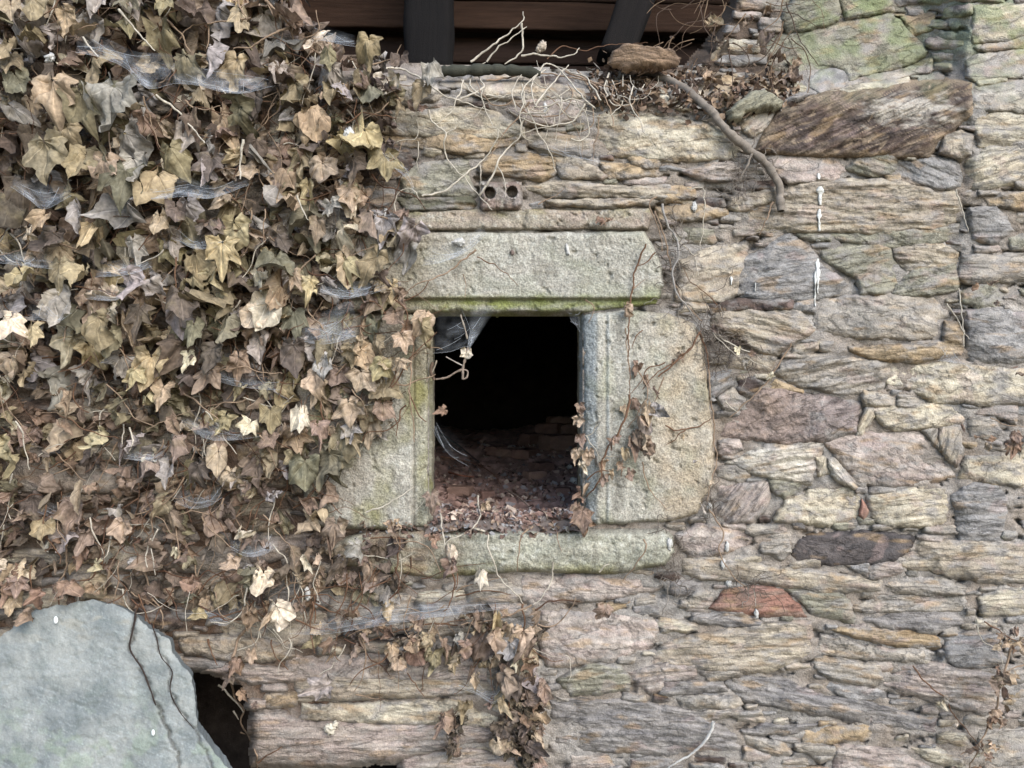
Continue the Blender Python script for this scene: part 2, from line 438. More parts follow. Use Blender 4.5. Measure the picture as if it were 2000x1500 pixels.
# ------------------------------------------------------------------ traced stones: region | colour | bedding | protrusion | outline
STONES = """
3|brown|24|20|500,835 640,600 900,512 1130,490 1380,470 1600,452 1696,478 1700,655 1520,775 1455,872 1080,865 700,858
3|tan|0|24|1530,850 1560,770 1640,740 1690,760 1690,850 1640,890
3|white|40|10|420,710 430,660 520,620 640,595 600,690 500,770
3|green|10|14|560,200 760,170 1010,120 1250,80 1330,160 1400,220 1450,290 1380,350 1080,420 1010,440 990,390 900,380 730,405 570,380
3|green|20|18|740,-60 940,-60 970,60 950,120 820,160 690,180 650,100
3|moss|10|12|960,-60 1260,-60 1260,60 1100,90 1010,110
3|ochre|0|6|1330,100 1490,80 1480,170 1360,195
3|grey|0|16|810,430 880,400 990,400 1010,440 980,480 860,510 810,480
3|gtan|-5|8|1010,440 1180,400 1310,380 1480,330 1490,400 1330,430 1040,470
3|cream|4|20|920,490 1350,435 1365,470 1200,490 940,515
3|pink|-5|10|560,870 700,865 930,870 1010,950 930,1000 700,1010 620,980
3|green|-20|12|1010,940 1080,880 1250,870 1290,890 1250,970 1100,970
3|grey|-25|8|1270,920 1400,890 1610,890 1630,950 1640,1030 1500,1050 1300,1010
3|tan|0|18|450,1180 660,1060 830,1015 1250,1010 1500,1060 1640,1050 1640,1190 1600,1260 1300,1290 900,1290 560,1295 460,1280
3|green|-3|12|740,1300 920,1310 910,1335 760,1330
3|green|0|8|920,1300 1620,1275 1640,1320 1500,1360 1200,1370 920,1335
3|cream|2|14|-385,615 -30,640 340,710 420,800 420,870 200,890 0,895 -370,860
3|pink|4|14|100,940 330,910 430,920 440,980 380,1010 200,1000 90,960
3|ochre|0|14|-20,1040 150,1060 160,1100 -20,1120
3|ochre|2|20|-40,1160 200,1150 340,1170 350,1205 200,1215 -40,1230
3|tan|10|8|360,1100 620,1040 640,1110 430,1170 350,1150
3|cream|6|12|1720,50 1800,40 2100,30 2100,170 1900,230 1740,230 1710,180
3|ochre|6|6|1720,245 2100,190 2100,260 1760,275
3|gtan|10|10|1690,340 1760,300 2100,270 2100,400 1740,450 1680,420
3|gtan|0|10|1710,480 2100,450 2100,620 1720,610
3|cream|0|10|1720,625 2100,640 2100,790 1760,820 1720,720
3|cream|15|8|1680,900 1800,830 2100,800 2100,1000 1780,1060 1670,1050
3|ochre|6|14|1790,1110 1870,1090 2100,1080 2100,1180 1810,1150
3|grey|0|14|1700,1180 1850,1160 1900,1220 1940,1280 1820,1360 1710,1340
6|grey|8|14|410,160 440,60 560,0 690,-55 800,5 850,85 1010,200 970,270 800,300 560,300 420,270
6|tan|10|16|70,300 75,180 90,80 250,20 440,-20 440,80 400,190 410,260 300,310
6|green|10|16|860,20 1050,-30 1250,10 1300,130 1290,200 1210,270 1080,260 1050,180 880,90
6|tan|-4|12|1260,20 1500,-20 1620,30 1640,100 1500,120 1330,120 1280,80
6|green|10|16|1250,260 1330,170 1430,110 1600,115 1640,180 1610,240 1480,265 1300,275
6|tan|4|12|60,370 110,330 220,330 240,362
6|brown|1|16|240,320 500,310 700,315 700,350 260,365
6|grey|0|8|700,355 740,310 820,305 820,360
6|tan|-12|20|260,430 290,380 450,368 740,368 830,470 800,500 620,600 540,605 420,530 260,460
6|gtan|-3|16|830,480 830,370 900,305 1100,280 1350,285 1490,290 1530,340 1580,400 1510,420 1520,500 1400,520 1100,510 900,490
6|ochre|0|22|1030,545 1520,525 1530,440 1620,440 1660,540 1630,600 1400,640 1200,640 1040,590
6|tan|10|10|700,590 720,560 840,540 840,575 760,600
6|gtan|10|12|600,720 650,660 800,620 1040,640 1230,660 1250,700 1190,800 1080,810 960,820 760,785
6|ochre|-10|8|560,800 620,755 760,795 760,815
6|grey|30|10|250,720 360,700 370,780 280,840 250,820
6|gtan|0|14|300,850 370,800 430,860 400,910 330,910
6|brown|0|8|410,760 500,740 540,770 480,830 420,830
6|purple|16|18|290,1070 360,960 540,810 700,810 820,840 850,825 1080,880 1060,1040 900,1080 640,1100 500,1080
6|tan|-5|14|1095,850 1120,820 1290,840 1280,895 1110,885
6|gtan|0|10|1295,870 1310,840 1450,860 1450,900 1310,900
6|cream|-2|14|1240,790 1260,680 1500,655 2100,695 2100,880 1760,880 1500,860 1380,820
6|cream|4|12|1150,915 1480,885 1690,915 1650,1000 1280,1020 1210,990
6|cream|60|14|1060,1040 1110,915 1150,912 1160,960 1100,1040
6|pink|0|10|300,1100 400,1090 420,1140 360,1170 310,1150
6|white|8|18|320,1210 560,1125 860,1095 870,1140 800,1320 600,1300 470,1260
6|gtan|0|10|280,1250 400,1240 470,1275 400,1310 300,1290
6|cream|80|14|855,1195 890,1190 900,1270 860,1280
6|white|-45|26|905,1190 950,1200 1070,1330 1040,1350 940,1290
6|pink|-8|12|880,1100 980,1060 1200,1035 1430,1045 1520,1140 1580,1200 1620,1290 1400,1330 1210,1340 1085,1325 965,1200
6|gtan|60|10|1430,1035 1510,1012 1520,1130 1480,1110
6|tan|75|12|1540,1140 1540,1022 1640,1012 1650,1150 1620,1230
6|pink|50|18|250,1500 290,1350 560,1315 570,1400 540,1480 460,1540 370,1545
6|green|0|8|580,1315 760,1325 750,1380 660,1400 600,1370
6|cream|6|16|610,1510 680,1420 860,1345 1080,1355 1090,1530 900,1545 620,1530
6|cream|6|16|1125,1400 1300,1370 1550,1355 1580,1430 1560,1530 1450,1560 1260,1560 1150,1520
6|red|80|10|1100,1420 1130,1480 1110,1530 1092,1500
6|grey|0|14|1600,1400 1700,1335 1860,1345 1900,1440 1880,1640 1640,1640 1620,1500
6|cream|4|12|1640,1295 1680,1180 1900,1180 2100,1170 2100,1350 1700,1310
6|gtan|0|8|1690,1060 1700,965 1830,965 1860,1030 1820,1070
6|pink|0|6|1700,940 1800,885 1960,900 1950,980 1850,960
6|gtan|0|12|1650,170 1660,60 2100,50 2100,185 1700,200
6|green|-5|14|1650,260 1800,220 1900,270 1860,330 1740,350 1660,310
6|grey|0|12|1680,600 1680,370 1800,345 1960,360 2100,420 2100,640 1740,650
9|dark|4|10|700,300 760,225 900,195 1050,190 1250,200 1390,220 1370,280 1250,340 1100,360 900,350 720,340
9|pink|-8|14|60,200 180,150 470,180 490,240 330,300 130,310 90,270
9|gtan|0|10|530,220 680,200 690,290 640,340 540,290
9|tan|-8|16|90,340 200,312 560,370 900,400 1200,440 1180,500 880,510 700,490 460,460 220,450 100,420
9|grey|-10|8|1000,370 1130,370 1140,430 1060,410
9|pink|0|12|1135,372 1290,360 1320,400 1200,430 1142,430
9|tan|0|18|1300,350 1380,280 1400,245 1640,235 2100,245 2100,460 1800,460 1500,410 1320,385
9|gtan|-4|12|1180,490 1290,440 1560,450 1670,490 1650,520 1300,520
9|gtan|0|10|1040,590 1200,545 1660,535 1680,610 1500,620 1080,618
9|slatey|0|12|1060,690 1060,625 1600,632 1670,690 1500,740 1200,710
9|red|3|8|250,600 340,520 480,490 640,510 720,570 790,640 560,640 400,630
9|green|-3|10|650,512 960,525 1040,595 1040,690 810,640 735,570
9|gtan|0|12|120,560 170,510 260,540 240,600 130,605
9|slatey|-3|10|150,645 420,640 520,680 520,710 300,700 160,685
9|cream|-4|14|-20,680 150,690 170,720 -20,730
9|tan|2|20|-90,900 -10,790 300,740 560,700 800,690 812,870 740,900 560,960 400,960 0,930
9|ochre|-4|14|830,722 1450,742 1540,780 1530,820 1300,815 1030,772 900,742
9|gtan|-2|14|820,850 880,765 1040,785 1100,815 1430,832 1440,900 1200,890 900,870
9|gtan|-8|16|830,900 900,882 1180,932 1210,1000 1160,1040 1000,1020 840,960
9|grey|-6|6|860,1000 1000,1035 1200,1055 1220,1100 1050,1120 880,1060
9|slatey|-11|18|330,1040 420,990 640,1000 820,1080 1200,1130 1500,1200 1520,1290 1300,1280 1000,1230 700,1180 450,1140
9|pink|-6|14|1200,1020 1340,930 1550,930 1850,990 1880,1180 1750,1200 1500,1130 1250,1070
9|grey|0|12|1550,780 1700,745 1860,765 1880,900 1750,950 1620,930 1560,850
9|cream|0|8|1740,540 1900,490 2100,520 2100,620 1780,660
9|pink|0|14|-20,940 150,940 160,1000 -20,1020
9|gtan|4|12|170,960 400,950 410,990 240,1010
9|slatey|0|14|-30,1030 310,1030 330,1070 -30,1080
9|gtan|0|16|40,1110 390,1110 410,1140 370,1160 100,1150
9|gtan|0|16|140,1190 520,1190 540,1210 380,1215 200,1220
9|slatey|-4|10|-650,1130 -200,1120 120,1180 390,1290 420,1400 0,1410 -600,1390
9|slatey|3|10|410,1290 560,1262 700,1270 950,1262 700,1300 450,1303
9|gtan|-8|12|440,1330 640,1350 680,1400 620,1420 450,1380
9|pink|0|12|450,1392 570,1420 560,1450 450,1450
9|gtan|0|12|720,1370 940,1380 950,1420 860,1450 730,1400
9|pink|-8|14|950,1372 1290,1400 1460,1480 1560,1560 950,1560
9|cream|-8|10|1300,1372 1500,1392 1650,1440 1640,1500 1480,1470
2|tan|2|14|720,432 1000,432 1270,415 1300,440 1540,480 1550,550 1300,560 1000,540 850,500 730,480
2|cream|0|12|300,630 850,605 1020,625 1200,700 1200,755 820,757 330,740
2|ochre|0|16|320,765 800,757 1200,765 1150,820 900,850 350,800
2|tan|-3|10|1190,765 1400,745 1590,780 1580,860 1300,850
2|pink|-3|12|1000,560 1300,565 1540,560 1560,640 1400,700 1220,690
2|ochre|3|20|960,930 1020,875 1370,872 1400,960 1300,1000 980,965
2|tan|-10|20|1395,882 1500,872 1660,960 1640,992 1440,992 1405,950
2|ochre|0|18|1655,930 1940,932 1950,980 1700,990 1650,962
2|tan|0|18|1220,1040 1450,1012 1700,1040 2000,1040 2200,1070 2150,1140 1900,1105 1400,1105 1230,1080
2|tan|0|22|1330,1122 1600,1118 1880,1112 2000,1132 1700,1150 1400,1146
2|green|0|12|640,920 900,900 922,1095 700,1090 560,1095 520,990
2|dgreen|-1|16|480,1112 900,1108 935,1132 900,1160 560,1162
8|pink|-3|12|1180,425 1400,430 1700,440 1850,450 2000,480 1900,520 1650,560 1400,580 1220,560
8|pink|0|14|1310,740 1320,640 1700,640 1960,690 1990,720 1900,850 1700,900 1350,930 1310,850
8|green|4|16|1400,1000 1560,932 1740,932 1790,1000 1770,1060 1480,1090
8|pink|4|12|1800,965 2000,922 2000,1055 1900,1070 1820,1010
8|pink|0|10|-100,885 500,882 840,890 1000,905 1000,1000 700,1000 -100,1005
8|tan|0|14|-60,1015 800,1012 1000,1022 1050,1080 600,1100 -60,1120
8|cream|0|16|-20,1150 800,1130 1050,1200 1050,1260 500,1250 -20,1230
8|pink|2|24|-290,1200 -150,1175 -20,1240 500,1255 1040,1270 1030,1350 540,1440 180,1470 -280,1465
8|pink|2|16|545,1450 900,1395 1040,1430 1330,1420 1330,1560 545,1560
8|gtan|0|10|120,480 480,500 600,560 480,740 140,700
7|tan|-3|14|1000,780 1250,770 1600,800 1650,880 1300,900 1050,860
7|pink|-2|12|1150,960 1280,922 1500,940 1680,950 1700,1000 1400,1012
7|brown|8|14|780,600 900,610 1050,700 900,720 800,690
7|cream|0|22|-100,300 520,290 520,348 350,352 -100,345
7|gtan|10|10|390,370 560,380 600,450 500,540 380,520
4|ochre|0|14|430,490 690,470 690,600 430,590
4|tan|-4|14|1060,900 1400,880 1410,1010 1200,1030 1060,1000
4|green|0|10|1050,1080 1360,1060 1380,1170 1080,1190
"""
LINTEL_TOP = parse("770,412 930,406 1100,408 1268,404 1274,425 1268,451 770,453")
LINTEL = parse("640,455 800,452 1000,453 1260,450 1278,480 1294,520 1297,560 1284,596 1150,612 800,613 640,612")
JAMB_A = parse("560,618 700,612 838,614 840,700 838,900 840,1030 760,1036 600,1030")
JAMB_B = parse("1136,613 1230,604 1310,612 1356,630 1376,662 1386,770 1396,860 1392,950 1362,1004 1310,1020 1140,1026")
SILL = parse("644,1066 700,1040 800,1022 1000,1018 1296,1024 1316,1048 1318,1078 1298,1104 1200,1122 1000,1118 850,1132 720,1116 650,1100")
BRICK = parse("936,354 1020,354 1024,402 1016,413 942,413 937,400")
OPEN = (838, 1138, 608, 1022)     # the oven mouth
FIRE = parse("120,1300 400,1306 470,1340 494,1392 500,1488 610,1490 784,1486 786,1800 120,1800")

wall = thing("stone_wall", "old schist rubble wall with a granite framed square opening", "wall", (0, 0.2, 0))

def dist_open(X, Y):
    x0, x1, y0, y1 = OPEN
    dx = np.maximum(np.maximum(x0 - X, X - x1), 0); dy = np.maximum(np.maximum(y0 - Y, Y - y1), 0)
    return np.hypot(dx, dy), (X > x0) & (X < x1) & (Y > y0) & (Y < y1)

# coverage raster for the chinking stones
CS = 5
CX0, CY0, CX1, CY1 = -320, -160, 2320, 1760
cov = np.zeros(((CY1 - CY0) // CS, (CX1 - CX0) // CS), bool)
cgx, cgy = np.meshgrid(np.arange(cov.shape[1]) * CS + CX0, np.arange(cov.shape[0]) * CS + CY0)
def raster(poly, grow=0):
    p = np.asarray(poly)
    i0 = max(0, int((p[:, 0].min() - 10 - CX0) / CS)); i1 = min(cov.shape[1], int((p[:, 0].max() + 10 - CX0) / CS) + 1)
    j0 = max(0, int((p[:, 1].min() - 10 - CY0) / CS)); j1 = min(cov.shape[0], int((p[:, 1].max() + 10 - CY0) / CS) + 1)
    if i1 <= i0 or j1 <= j0: return None
    m = poly_sd(cgx[j0:j1, i0:i1].astype(float), cgy[j0:j1, i0:i1].astype(float), p) > -grow
    return (slice(j0, j1), slice(i0, i1)), m
traced = []
for k, ln in enumerate([l for l in STONES.strip().splitlines() if l]):
    r, c, a, pr, pts = ln.split('|')
    traced.append((Z(int(r), parse(pts)), c, float(a), float(pr), k))
for poly, *_ in traced + [(q,) for q in (LINTEL_TOP, LINTEL, JAMB_A, JAMB_B, SILL, BRICK, FIRE)]:
    sl, m = raster(poly); cov[sl] |= m
cov |= (cgx > OPEN[0] - 10) & (cgx < OPEN[1] + 10) & (cgy > OPEN[2] - 10) & (cgy < OPEN[3] + 10)
cov |= cgy < top_line(cgx) + 12
extra_stones = []
for ri, (wmin, wmax, hmin, hmax, tries) in enumerate(((150, 300, 50, 90, 900), (80, 190, 30, 60, 1800), (50, 120, 16, 36, 3500), (26, 70, 10, 24, 7000), (18, 44, 7, 15, 2500))):
    for t in range(tries):
        w = rng.uniform(wmin, wmax); h = rng.uniform(hmin, hmax)
        x = rng.uniform(CX0 + 20, CX1 - 20); y = rng.uniform(CY0 + 10, CY1 - 10)
        i = int((x - CX0) / CS); j = int((y - CY0) / CS)
        if cov[min(j, cov.shape[0] - 1), min(i, cov.shape[1] - 1)]: continue
        a = rng.uniform(-0.09, 0.09)
        n = rng.integers(7, 11); th = np.sort(rng.uniform(0, 2 * np.pi, n))
        th = np.linspace(0, 2 * np.pi, n, endpoint=False) + rng.uniform(-0.25, 0.25, n)
        q = 0.32
        ex = np.sign(np.cos(th)) * np.abs(np.cos(th)) ** q * w / 2 * rng.uniform(0.82, 1.0, n)
        ey = np.sign(np.sin(th)) * np.abs(np.sin(th)) ** q * h / 2 * rng.uniform(0.8, 1.0, n)
        poly = np.stack([x + ex * math.cos(a) - ey * math.sin(a), y + ex * math.sin(a) + ey * math.cos(a)], -1)
        rr = raster(poly, 2)
        if rr is None: continue
        sl, m = rr
        if m.sum() == 0: continue
        if (cov[sl] & m).sum() / m.sum() > (0.08 if ri < 3 else 0.25): continue
        cov[sl] |= m
        cc = rng.choice(['tan', 'gtan', 'grey', 'cream', 'pink', 'brown', 'ochre', 'green', 'slatey'], p=[.2, .22, .14, .08, .12, .08, .05, .06, .05])
        extra_stones.append((poly.tolist(), cc, math.degrees(-a) + rng.uniform(-4, 4), rng.uniform(1, 10), 400 + len(extra_stones)))

def visible_area(poly):
    p = np.asarray(poly); xs = np.clip(p[:, 0], 0, 2000); ys = np.clip(p[:, 1], 0, 1500)
    return 0.5 * abs(np.dot(xs, np.roll(ys, -1)) - np.dot(ys, np.roll(xs, -1)))
order = sorted(traced, key=lambda s: -visible_area(s[0]))
LAB = {"brown|24": "large dark brown stone with slanting layers", "red|3": "brick red stone", "dark|4": "smooth dark grey stone",
       "white|8": "pale cream wedge shaped stone", "white|-45": "small white sliver of stone", "purple|16": "purple brown stone",
       "slatey|-11": "dark striped stone with slanting layers", "dgreen|-1": "thin dark green stone"}

def brown_ecol(X, Y, sd, col):
    wmask = (np.clip(1.3 - np.hypot((X - 1775) / 75, (Y - 215) / 28) + 0.8 * fbm(X / 30, Y / 12, 3, 5), 0, 0.8))[..., None]
    ed = np.clip(0.8 * np.exp(-np.maximum(sd, 0) / 12.0) + 0.35 * fbm(X / 40, Y / 20, 3, 8), 0, 0.6)[..., None]
    col = col * (1 - ed) + lin((164, 146, 122), KA) * ed
    col = col * (1 - wmask) + lin((186, 178, 164), KA) * wmask
    A_ = math.radians(26); uu = X * math.cos(A_) - Y * math.sin(A_); vv = X * math.sin(A_) + Y * math.cos(A_)
    q_ = vv / 13 + 1.3 * fbm(uu / 110, vv / 40, 3, 6); fr_ = q_ - np.floor(q_)
    ln = (np.exp(-((fr_ - 0.88) / 0.08) ** 2) * np.clip(0.35 + 1.2 * fbm(uu / 60, vv / 14, 3, 9), 0, 0.85))[..., None]
    dk = (np.exp(-((fr_ - 0.04) / 0.07) ** 2) * np.clip(0.3 + 1.0 * fbm(uu / 70, vv / 14, 3, 10), 0, 0.6))[..., None]
    col = col * (1 - dk) + lin((50, 42, 40), KA) * dk
    return col * (1 - ln) + lin((170, 150, 126), KA) * ln
def purple_ecol(X, Y, sd, col):
    t = ((1 - sstep(X, 1540, 1600)) * 0.75)[..., None]
    return col * (1 - t) + lin((150, 132, 120), KA) * t * (1 + 0.4 * fbm(X / 40, Y / 12, 4, 3))[..., None]
small = MB()
for k, (poly, c, a, pr, sd_) in enumerate(order):
    ec = None
    upper = np.mean([q[1] for q in poly]) < 150 and np.mean([q[0] for q in poly]) > 1480
    if c == 'brown' and a == 24: ec = brown_ecol
    if c == 'purple': ec = purple_ecol
    smoothish = c in ('dark',) or (c == 'red')
    V, F, col, uv, _ = stone_grid(poly, c, a, (12 if c == 'brown' and a == 24 else 3 + pr * 0.6), 0.35 if smoothish else 0.6 if upper else 1.0, sd_, warp=0.5 if ec is brown_ecol else 1.0, ecol=ec, grey_dust=not smoothish and ec is not brown_ecol)
    if k < 100:
        o = make_mesh("stone", V, F, M_SCHIST, col, uv, wall)
        key = f"{c}|{int(a)}"
        if key in LAB: o["label"] = LAB[key]
    else:
        small.add(V, F, col, uv)
for (poly, c, a, pr, sd_) in extra_stones:
    V, F, col, uv, _ = stone_grid(poly, c, a, pr, 0.8, sd_, sp=2.8, grow=4.5 if np.ptp(np.array(poly)[:, 0]) > 60 else 2.0)
    if len(F): small.add(V, F, col, uv)
tag(small.build("small_stones", M_SCHIST, wall), kind="stuff")

# ------------------------------------------------------------------ mortar bed
sp = 4.0
X, Y = np.meshgrid(np.arange(-330, 2331, sp), np.arange(-165, 1801, sp))
dop, inop = dist_open(X, Y)
keep = ~inop & (Y > top_line(X) - 3) & (poly_sd(X, Y, FIRE) < 0)
mh = 3.5 + 4 * fbm(X / 34, Y / 18, 4, 55, 0.6) + 4 * fbm(X / 120, Y / 90, 2, 56) + 16 * sstep(fbm(X / 60, Y / 22, 3, 66, 0.6), 0.45, 0.65) + 5 * (1 - sstep(X, 600, 1000))
dep = base(X, Y) + mh * 0.001
col = lin((150, 144, 136), KA) * (1 + 0.3 * fbm(X / 40, Y / 20, 4, 57))[..., None]
warm = np.clip(0.4 + fbm(X / 150, Y / 110, 3, 58), 0, 1)[..., None]
col = col * (1 - 0.5 * warm) + 0.5 * warm * lin((140, 120, 98), KA)
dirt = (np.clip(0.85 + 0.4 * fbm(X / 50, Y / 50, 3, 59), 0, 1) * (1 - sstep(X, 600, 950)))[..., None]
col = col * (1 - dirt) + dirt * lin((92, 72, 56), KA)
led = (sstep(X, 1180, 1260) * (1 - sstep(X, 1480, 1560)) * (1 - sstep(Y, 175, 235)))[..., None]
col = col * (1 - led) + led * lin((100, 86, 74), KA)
mg = (sstep(X, 1700, 1820) * (1 - sstep(Y, 60, 260)) * np.clip(0.6 + fbm(X / 50, Y / 60, 3, 60), 0, 1))[..., None]
col = col * (1 - 0.6 * mg) + 0.6 * mg * lin((132, 146, 118), KA)
F, used = grid_faces(keep)
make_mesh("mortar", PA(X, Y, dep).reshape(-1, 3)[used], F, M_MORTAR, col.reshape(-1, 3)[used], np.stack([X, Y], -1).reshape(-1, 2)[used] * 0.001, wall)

# ------------------------------------------------------------------ granite dressings
GR = ((162, 158, 143), (173, 167, 151))
def moss_mix(col, m, c=(118, 128, 62)):
    m = np.clip(m, 0, 0.9)[..., None]
    return col * (1 - m) + lin(c, KA) * m
def lintel_extra(X, Y, sd):
    return -13 * sstep(Y, 580, 588) - 4 * np.exp(-((Y - 586) / 3.0) ** 2) + 5 * sstep(X, 1225, 1290) * sstep(Y, 560, 590)
def lintel_col(X, Y, sd, col):
    n = fbm(X / 40, Y / 12, 4, 21)
    m = 0.95 * np.exp(-((Y - 587 + 5 * n) / 9.0) ** 2) * np.clip(0.75 + 0.6 * fbm(X / 60, 0 * Y, 2, 22), 0.1, 1) + 0.7 * sstep(Y, 585, 595) * np.clip(0.65 + n, 0, 1)
    m = m + 0.55 * np.clip(1 - np.hypot((X - 1275) / 30, (Y - 580) / 38), 0, 1)
    col = moss_mix(col, m * sstep(X, 740, 880), (122, 128, 56))
    col = moss_mix(col, 0.5 * np.clip(fbm(X / 110, Y / 60, 3, 23) + 0.1, 0, 1), (150, 151, 130))
    br = np.clip(1 - sstep(X, 760, 960) + 0.3 * fbm(X / 40, Y / 40, 3, 24), 0, 0.75) * 0.7
    return moss_mix(col, br, (136, 124, 102))
def face(name, poly, prot, seed, extra, ecol, warp=0.35, cols=GR, label=None, mat=M_GRANITE):
    V, F, col, uv, _ = stone_grid(poly, cols, 0, prot, 1, seed, sp=2.4, granite=True, extra=extra, ecol=ecol, warp=warp)
    o = make_mesh(name, V, F, mat, col, uv, wall)
    if label: o["label"] = label
    return o
face("lintel", LINTEL, 20, 901, lintel_extra, lintel_col, label="green stained granite lintel over the opening")
def ltop_col(X, Y, sd, col):
    col = moss_mix(col, 0.6 * np.clip(fbm(X / 60, Y / 18, 3, 31) + 0.1, 0, 1) * (1 - sstep(Y, 415, 440)), (140, 132, 76))
    return moss_mix(col, 0.6 * np.clip(fbm(X / 90, Y / 30, 3, 32) + 0.1, 0, 1), (168, 150, 138))
face("cornice", LINTEL_TOP, 12, 902, lambda X, Y, sd: 6 * sstep(Y, 418, 450) * 0 - 8 * sstep(Y, 446, 452), ltop_col, cols=((158, 148, 128), (150, 136, 116)))
def ja_extra(X, Y, sd):
    return -10 * sstep(X, 804, 809) - 9 * np.exp(-((X - 807) / 2.6) ** 2) + 2.5 * fbm(X / 50, Y / 80, 3, 41)
def ja_col(X, Y, sd, col):
    col = moss_mix(col, 0.75 * np.clip(fbm(X / 70, Y / 90, 3, 42) + 0.1, 0, 1) + 0.3 * sstep(X, 808, 820), (126, 122, 74))
    br = np.clip(1.0 - sstep(Y, 620, 860), 0, 1) * 0.5 * np.clip(0.8 + fbm(X / 50, Y / 40, 3, 43), 0, 1)
    return moss_mix(col, br, (124, 106, 80))
face("jamb", JAMB_A, 16, 903, ja_extra, ja_col, label="left granite jamb half hidden by ivy")
def jb_extra(X, Y, sd):
    return -0.55 * np.maximum(1164 - X, 0) - 2.0 * sstep(1166 - X, -2, 2) - 3.5 * np.exp(-((X - 1183) / 2.2) ** 2) + 2.5 * np.exp(-((X - 1190) / 3.0) ** 2) - 5 * sstep(X, 1222, 1228) * 0.4 + 3.5 * fbm(X / 60, Y / 70, 3, 51) * sstep(X, 1200, 1240)
def jb_col(X, Y, sd, col):
    blue = (1 - sstep(X, 1160, 1170)) * 0.75
    col = moss_mix(col, blue, (146, 152, 152))
    wl = 0.7 * np.exp(-((X - 1188 - 2 * fbm(X * 0, Y / 90, 2, 50)) / 3.0) ** 2) * np.clip(0.7 + 0.7 * fbm(X / 10, Y / 40, 3, 53), 0, 1)
    col = moss_mix(col, wl, (205, 206, 198))
    col = moss_mix(col, 0.5 * np.clip(fbm(X / 60, Y / 90, 3, 52), 0, 1), (138, 140, 104))
    w = np.clip(sstep(X, 1230, 1340) * (0.6 + 0.6 * fbm(X / 70, Y / 70, 3, 54)), 0, 0.7)
    return moss_mix(col, w, (176, 158, 132))
face("jamb", JAMB_B, 18, 904, jb_extra, jb_col, label="right granite jamb with chipped rounded outer edge", warp=0.6)
def sill_extra(X, Y, sd):
    up = 1 - sstep(Y, 1014, 1048)
    nose = np.cos(np.clip((Y - 1076) / 52, -1, 1) * 1.35)
    return -60 * up + 16 * (nose - 1) + 14 * sstep(X, 900, 1000) + 4 * fbm(X / 50, Y / 30, 3, 61)
def sill_col(X, Y, sd, col):
    col = moss_mix(col, 0.8 * (1 - sstep(Y, 1020, 1045)), (116, 108, 104))
    col = moss_mix(col, 0.6 * sstep(Y, 1090, 1118) * np.clip(0.6 + fbm(X / 50, Y / 20, 3, 62), 0, 1), (130, 126, 76))
    br = 0.6 * (1 - sstep(X, 820, 960)) * np.clip(0.7 + fbm(X / 60, Y / 30, 3, 63), 0, 1)
    return moss_mix(col, br, (136, 110, 84))
face("sill", SILL, 20, 905, sill_extra, sill_col, cols=((166, 162, 142), (150, 148, 128)), label="rounded granite sill under the opening", warp=0.5)
# hollow brick with two round holes
def hb_extra(X, Y, sd):
    o = 0 * X
    for hx, hy in ((957, 377), (1000, 375)):
        r = np.hypot((X - hx) / 10.5, (Y - hy) / 11.5)
        o = o - 55 * (1 - sstep(r, 0.85, 1.05))
    return o - 9 * (np.exp(-((X - 983) / 5) ** 2) + np.exp(-((X - 1000) / 5) ** 2)) * sstep(Y, 384, 398) * 0.6
V, F, col, uv, _ = stone_grid(BRICK, ((156, 144, 134), (138, 118, 104)), 0, 28, 1, 906, sp=1.6, granite=True, extra=hb_extra, warp=0.35)
make_mesh("hollow_brick", V, F, M_GRANITE, col, uv, wall)["label"] = "grey hollow brick with two round holes"

# white streaks of bird lime
def streak(mb, x, y0, y1, w):
    ys = np.arange(y0, y1, 2.0); k = 7
    us = np.linspace(-1, 1, k)
    Yg, Ug = np.meshgrid(ys, us, indexing='ij')
    t = (Yg - y0) / (y1 - y0)
    ww = w * np.clip(1.3 + 1.2 * fbm(Yg / 22, 0 * Yg + x, 3, 11), 0.3, 1.7) * (0.35 + 0.65 * np.exp(-((t - 0.2) / 0.25) ** 2) + 0.3 * np.abs(fbm(Yg / 12, 0 * Yg, 2, 7))) * np.sin(np.pi * np.clip(t * 0.94 + 0.03, 0, 1)) ** 0.4
    Xg = x + Ug * ww + 1.5 * fbm(Yg / 18, 0 * Yg + 3, 2, 9)
    return Xg, Yg
bpy.context.view_layer.update()
dg = bpy.context.evaluated_depsgraph_get()
def surf_y(px, py, default=0.0):
    """depth of the wall face along the sight line, by casting a ray through the built scene"""
    o = Vector((0, -D, CZ)); d = (Vector(P(px, py, 0.0)) - o).normalized()
    hit, loc, nor, idx, ob, mtx = scene.ray_cast(dg, o, d)
    return loc.y if hit else default
for x, y0, y1, w in ((1599, 338, 352, 5), (1602, 364, 402, 6.5), (1600, 408, 454, 4), (1598, 468, 474, 4), (1597, 505, 575, 4.0), (1592, 530, 600, 2.6), (1428, 540, 558, 2.2), (1475, 552, 570, 2.2)):
    Xg, Yg = streak(None, x, y0, y1, w)
    yy = np.array([surf_y(a, b) for a, b in zip(Xg.ravel(), Yg.ravel())]).reshape(Xg.shape)
    # thin crust standing 1.5 mm proud in the middle, its rim sunk into the stone
    us = np.linspace(-1, 1, 7)[None, :]
    yy = yy - 0.004 + 0.004 * us ** 4
    F, used = grid_faces(np.ones(Xg.shape, bool))
    o = make_mesh("bird_dropping", PA(Xg, Yg, yy).reshape(-1, 3)[used], F, M_WHITE, np.tile(lin((206, 205, 198), 0.85), (used.sum(), 1)), np.stack([Xg, Yg], -1).reshape(-1, 2)[used] * 0.001, wall)

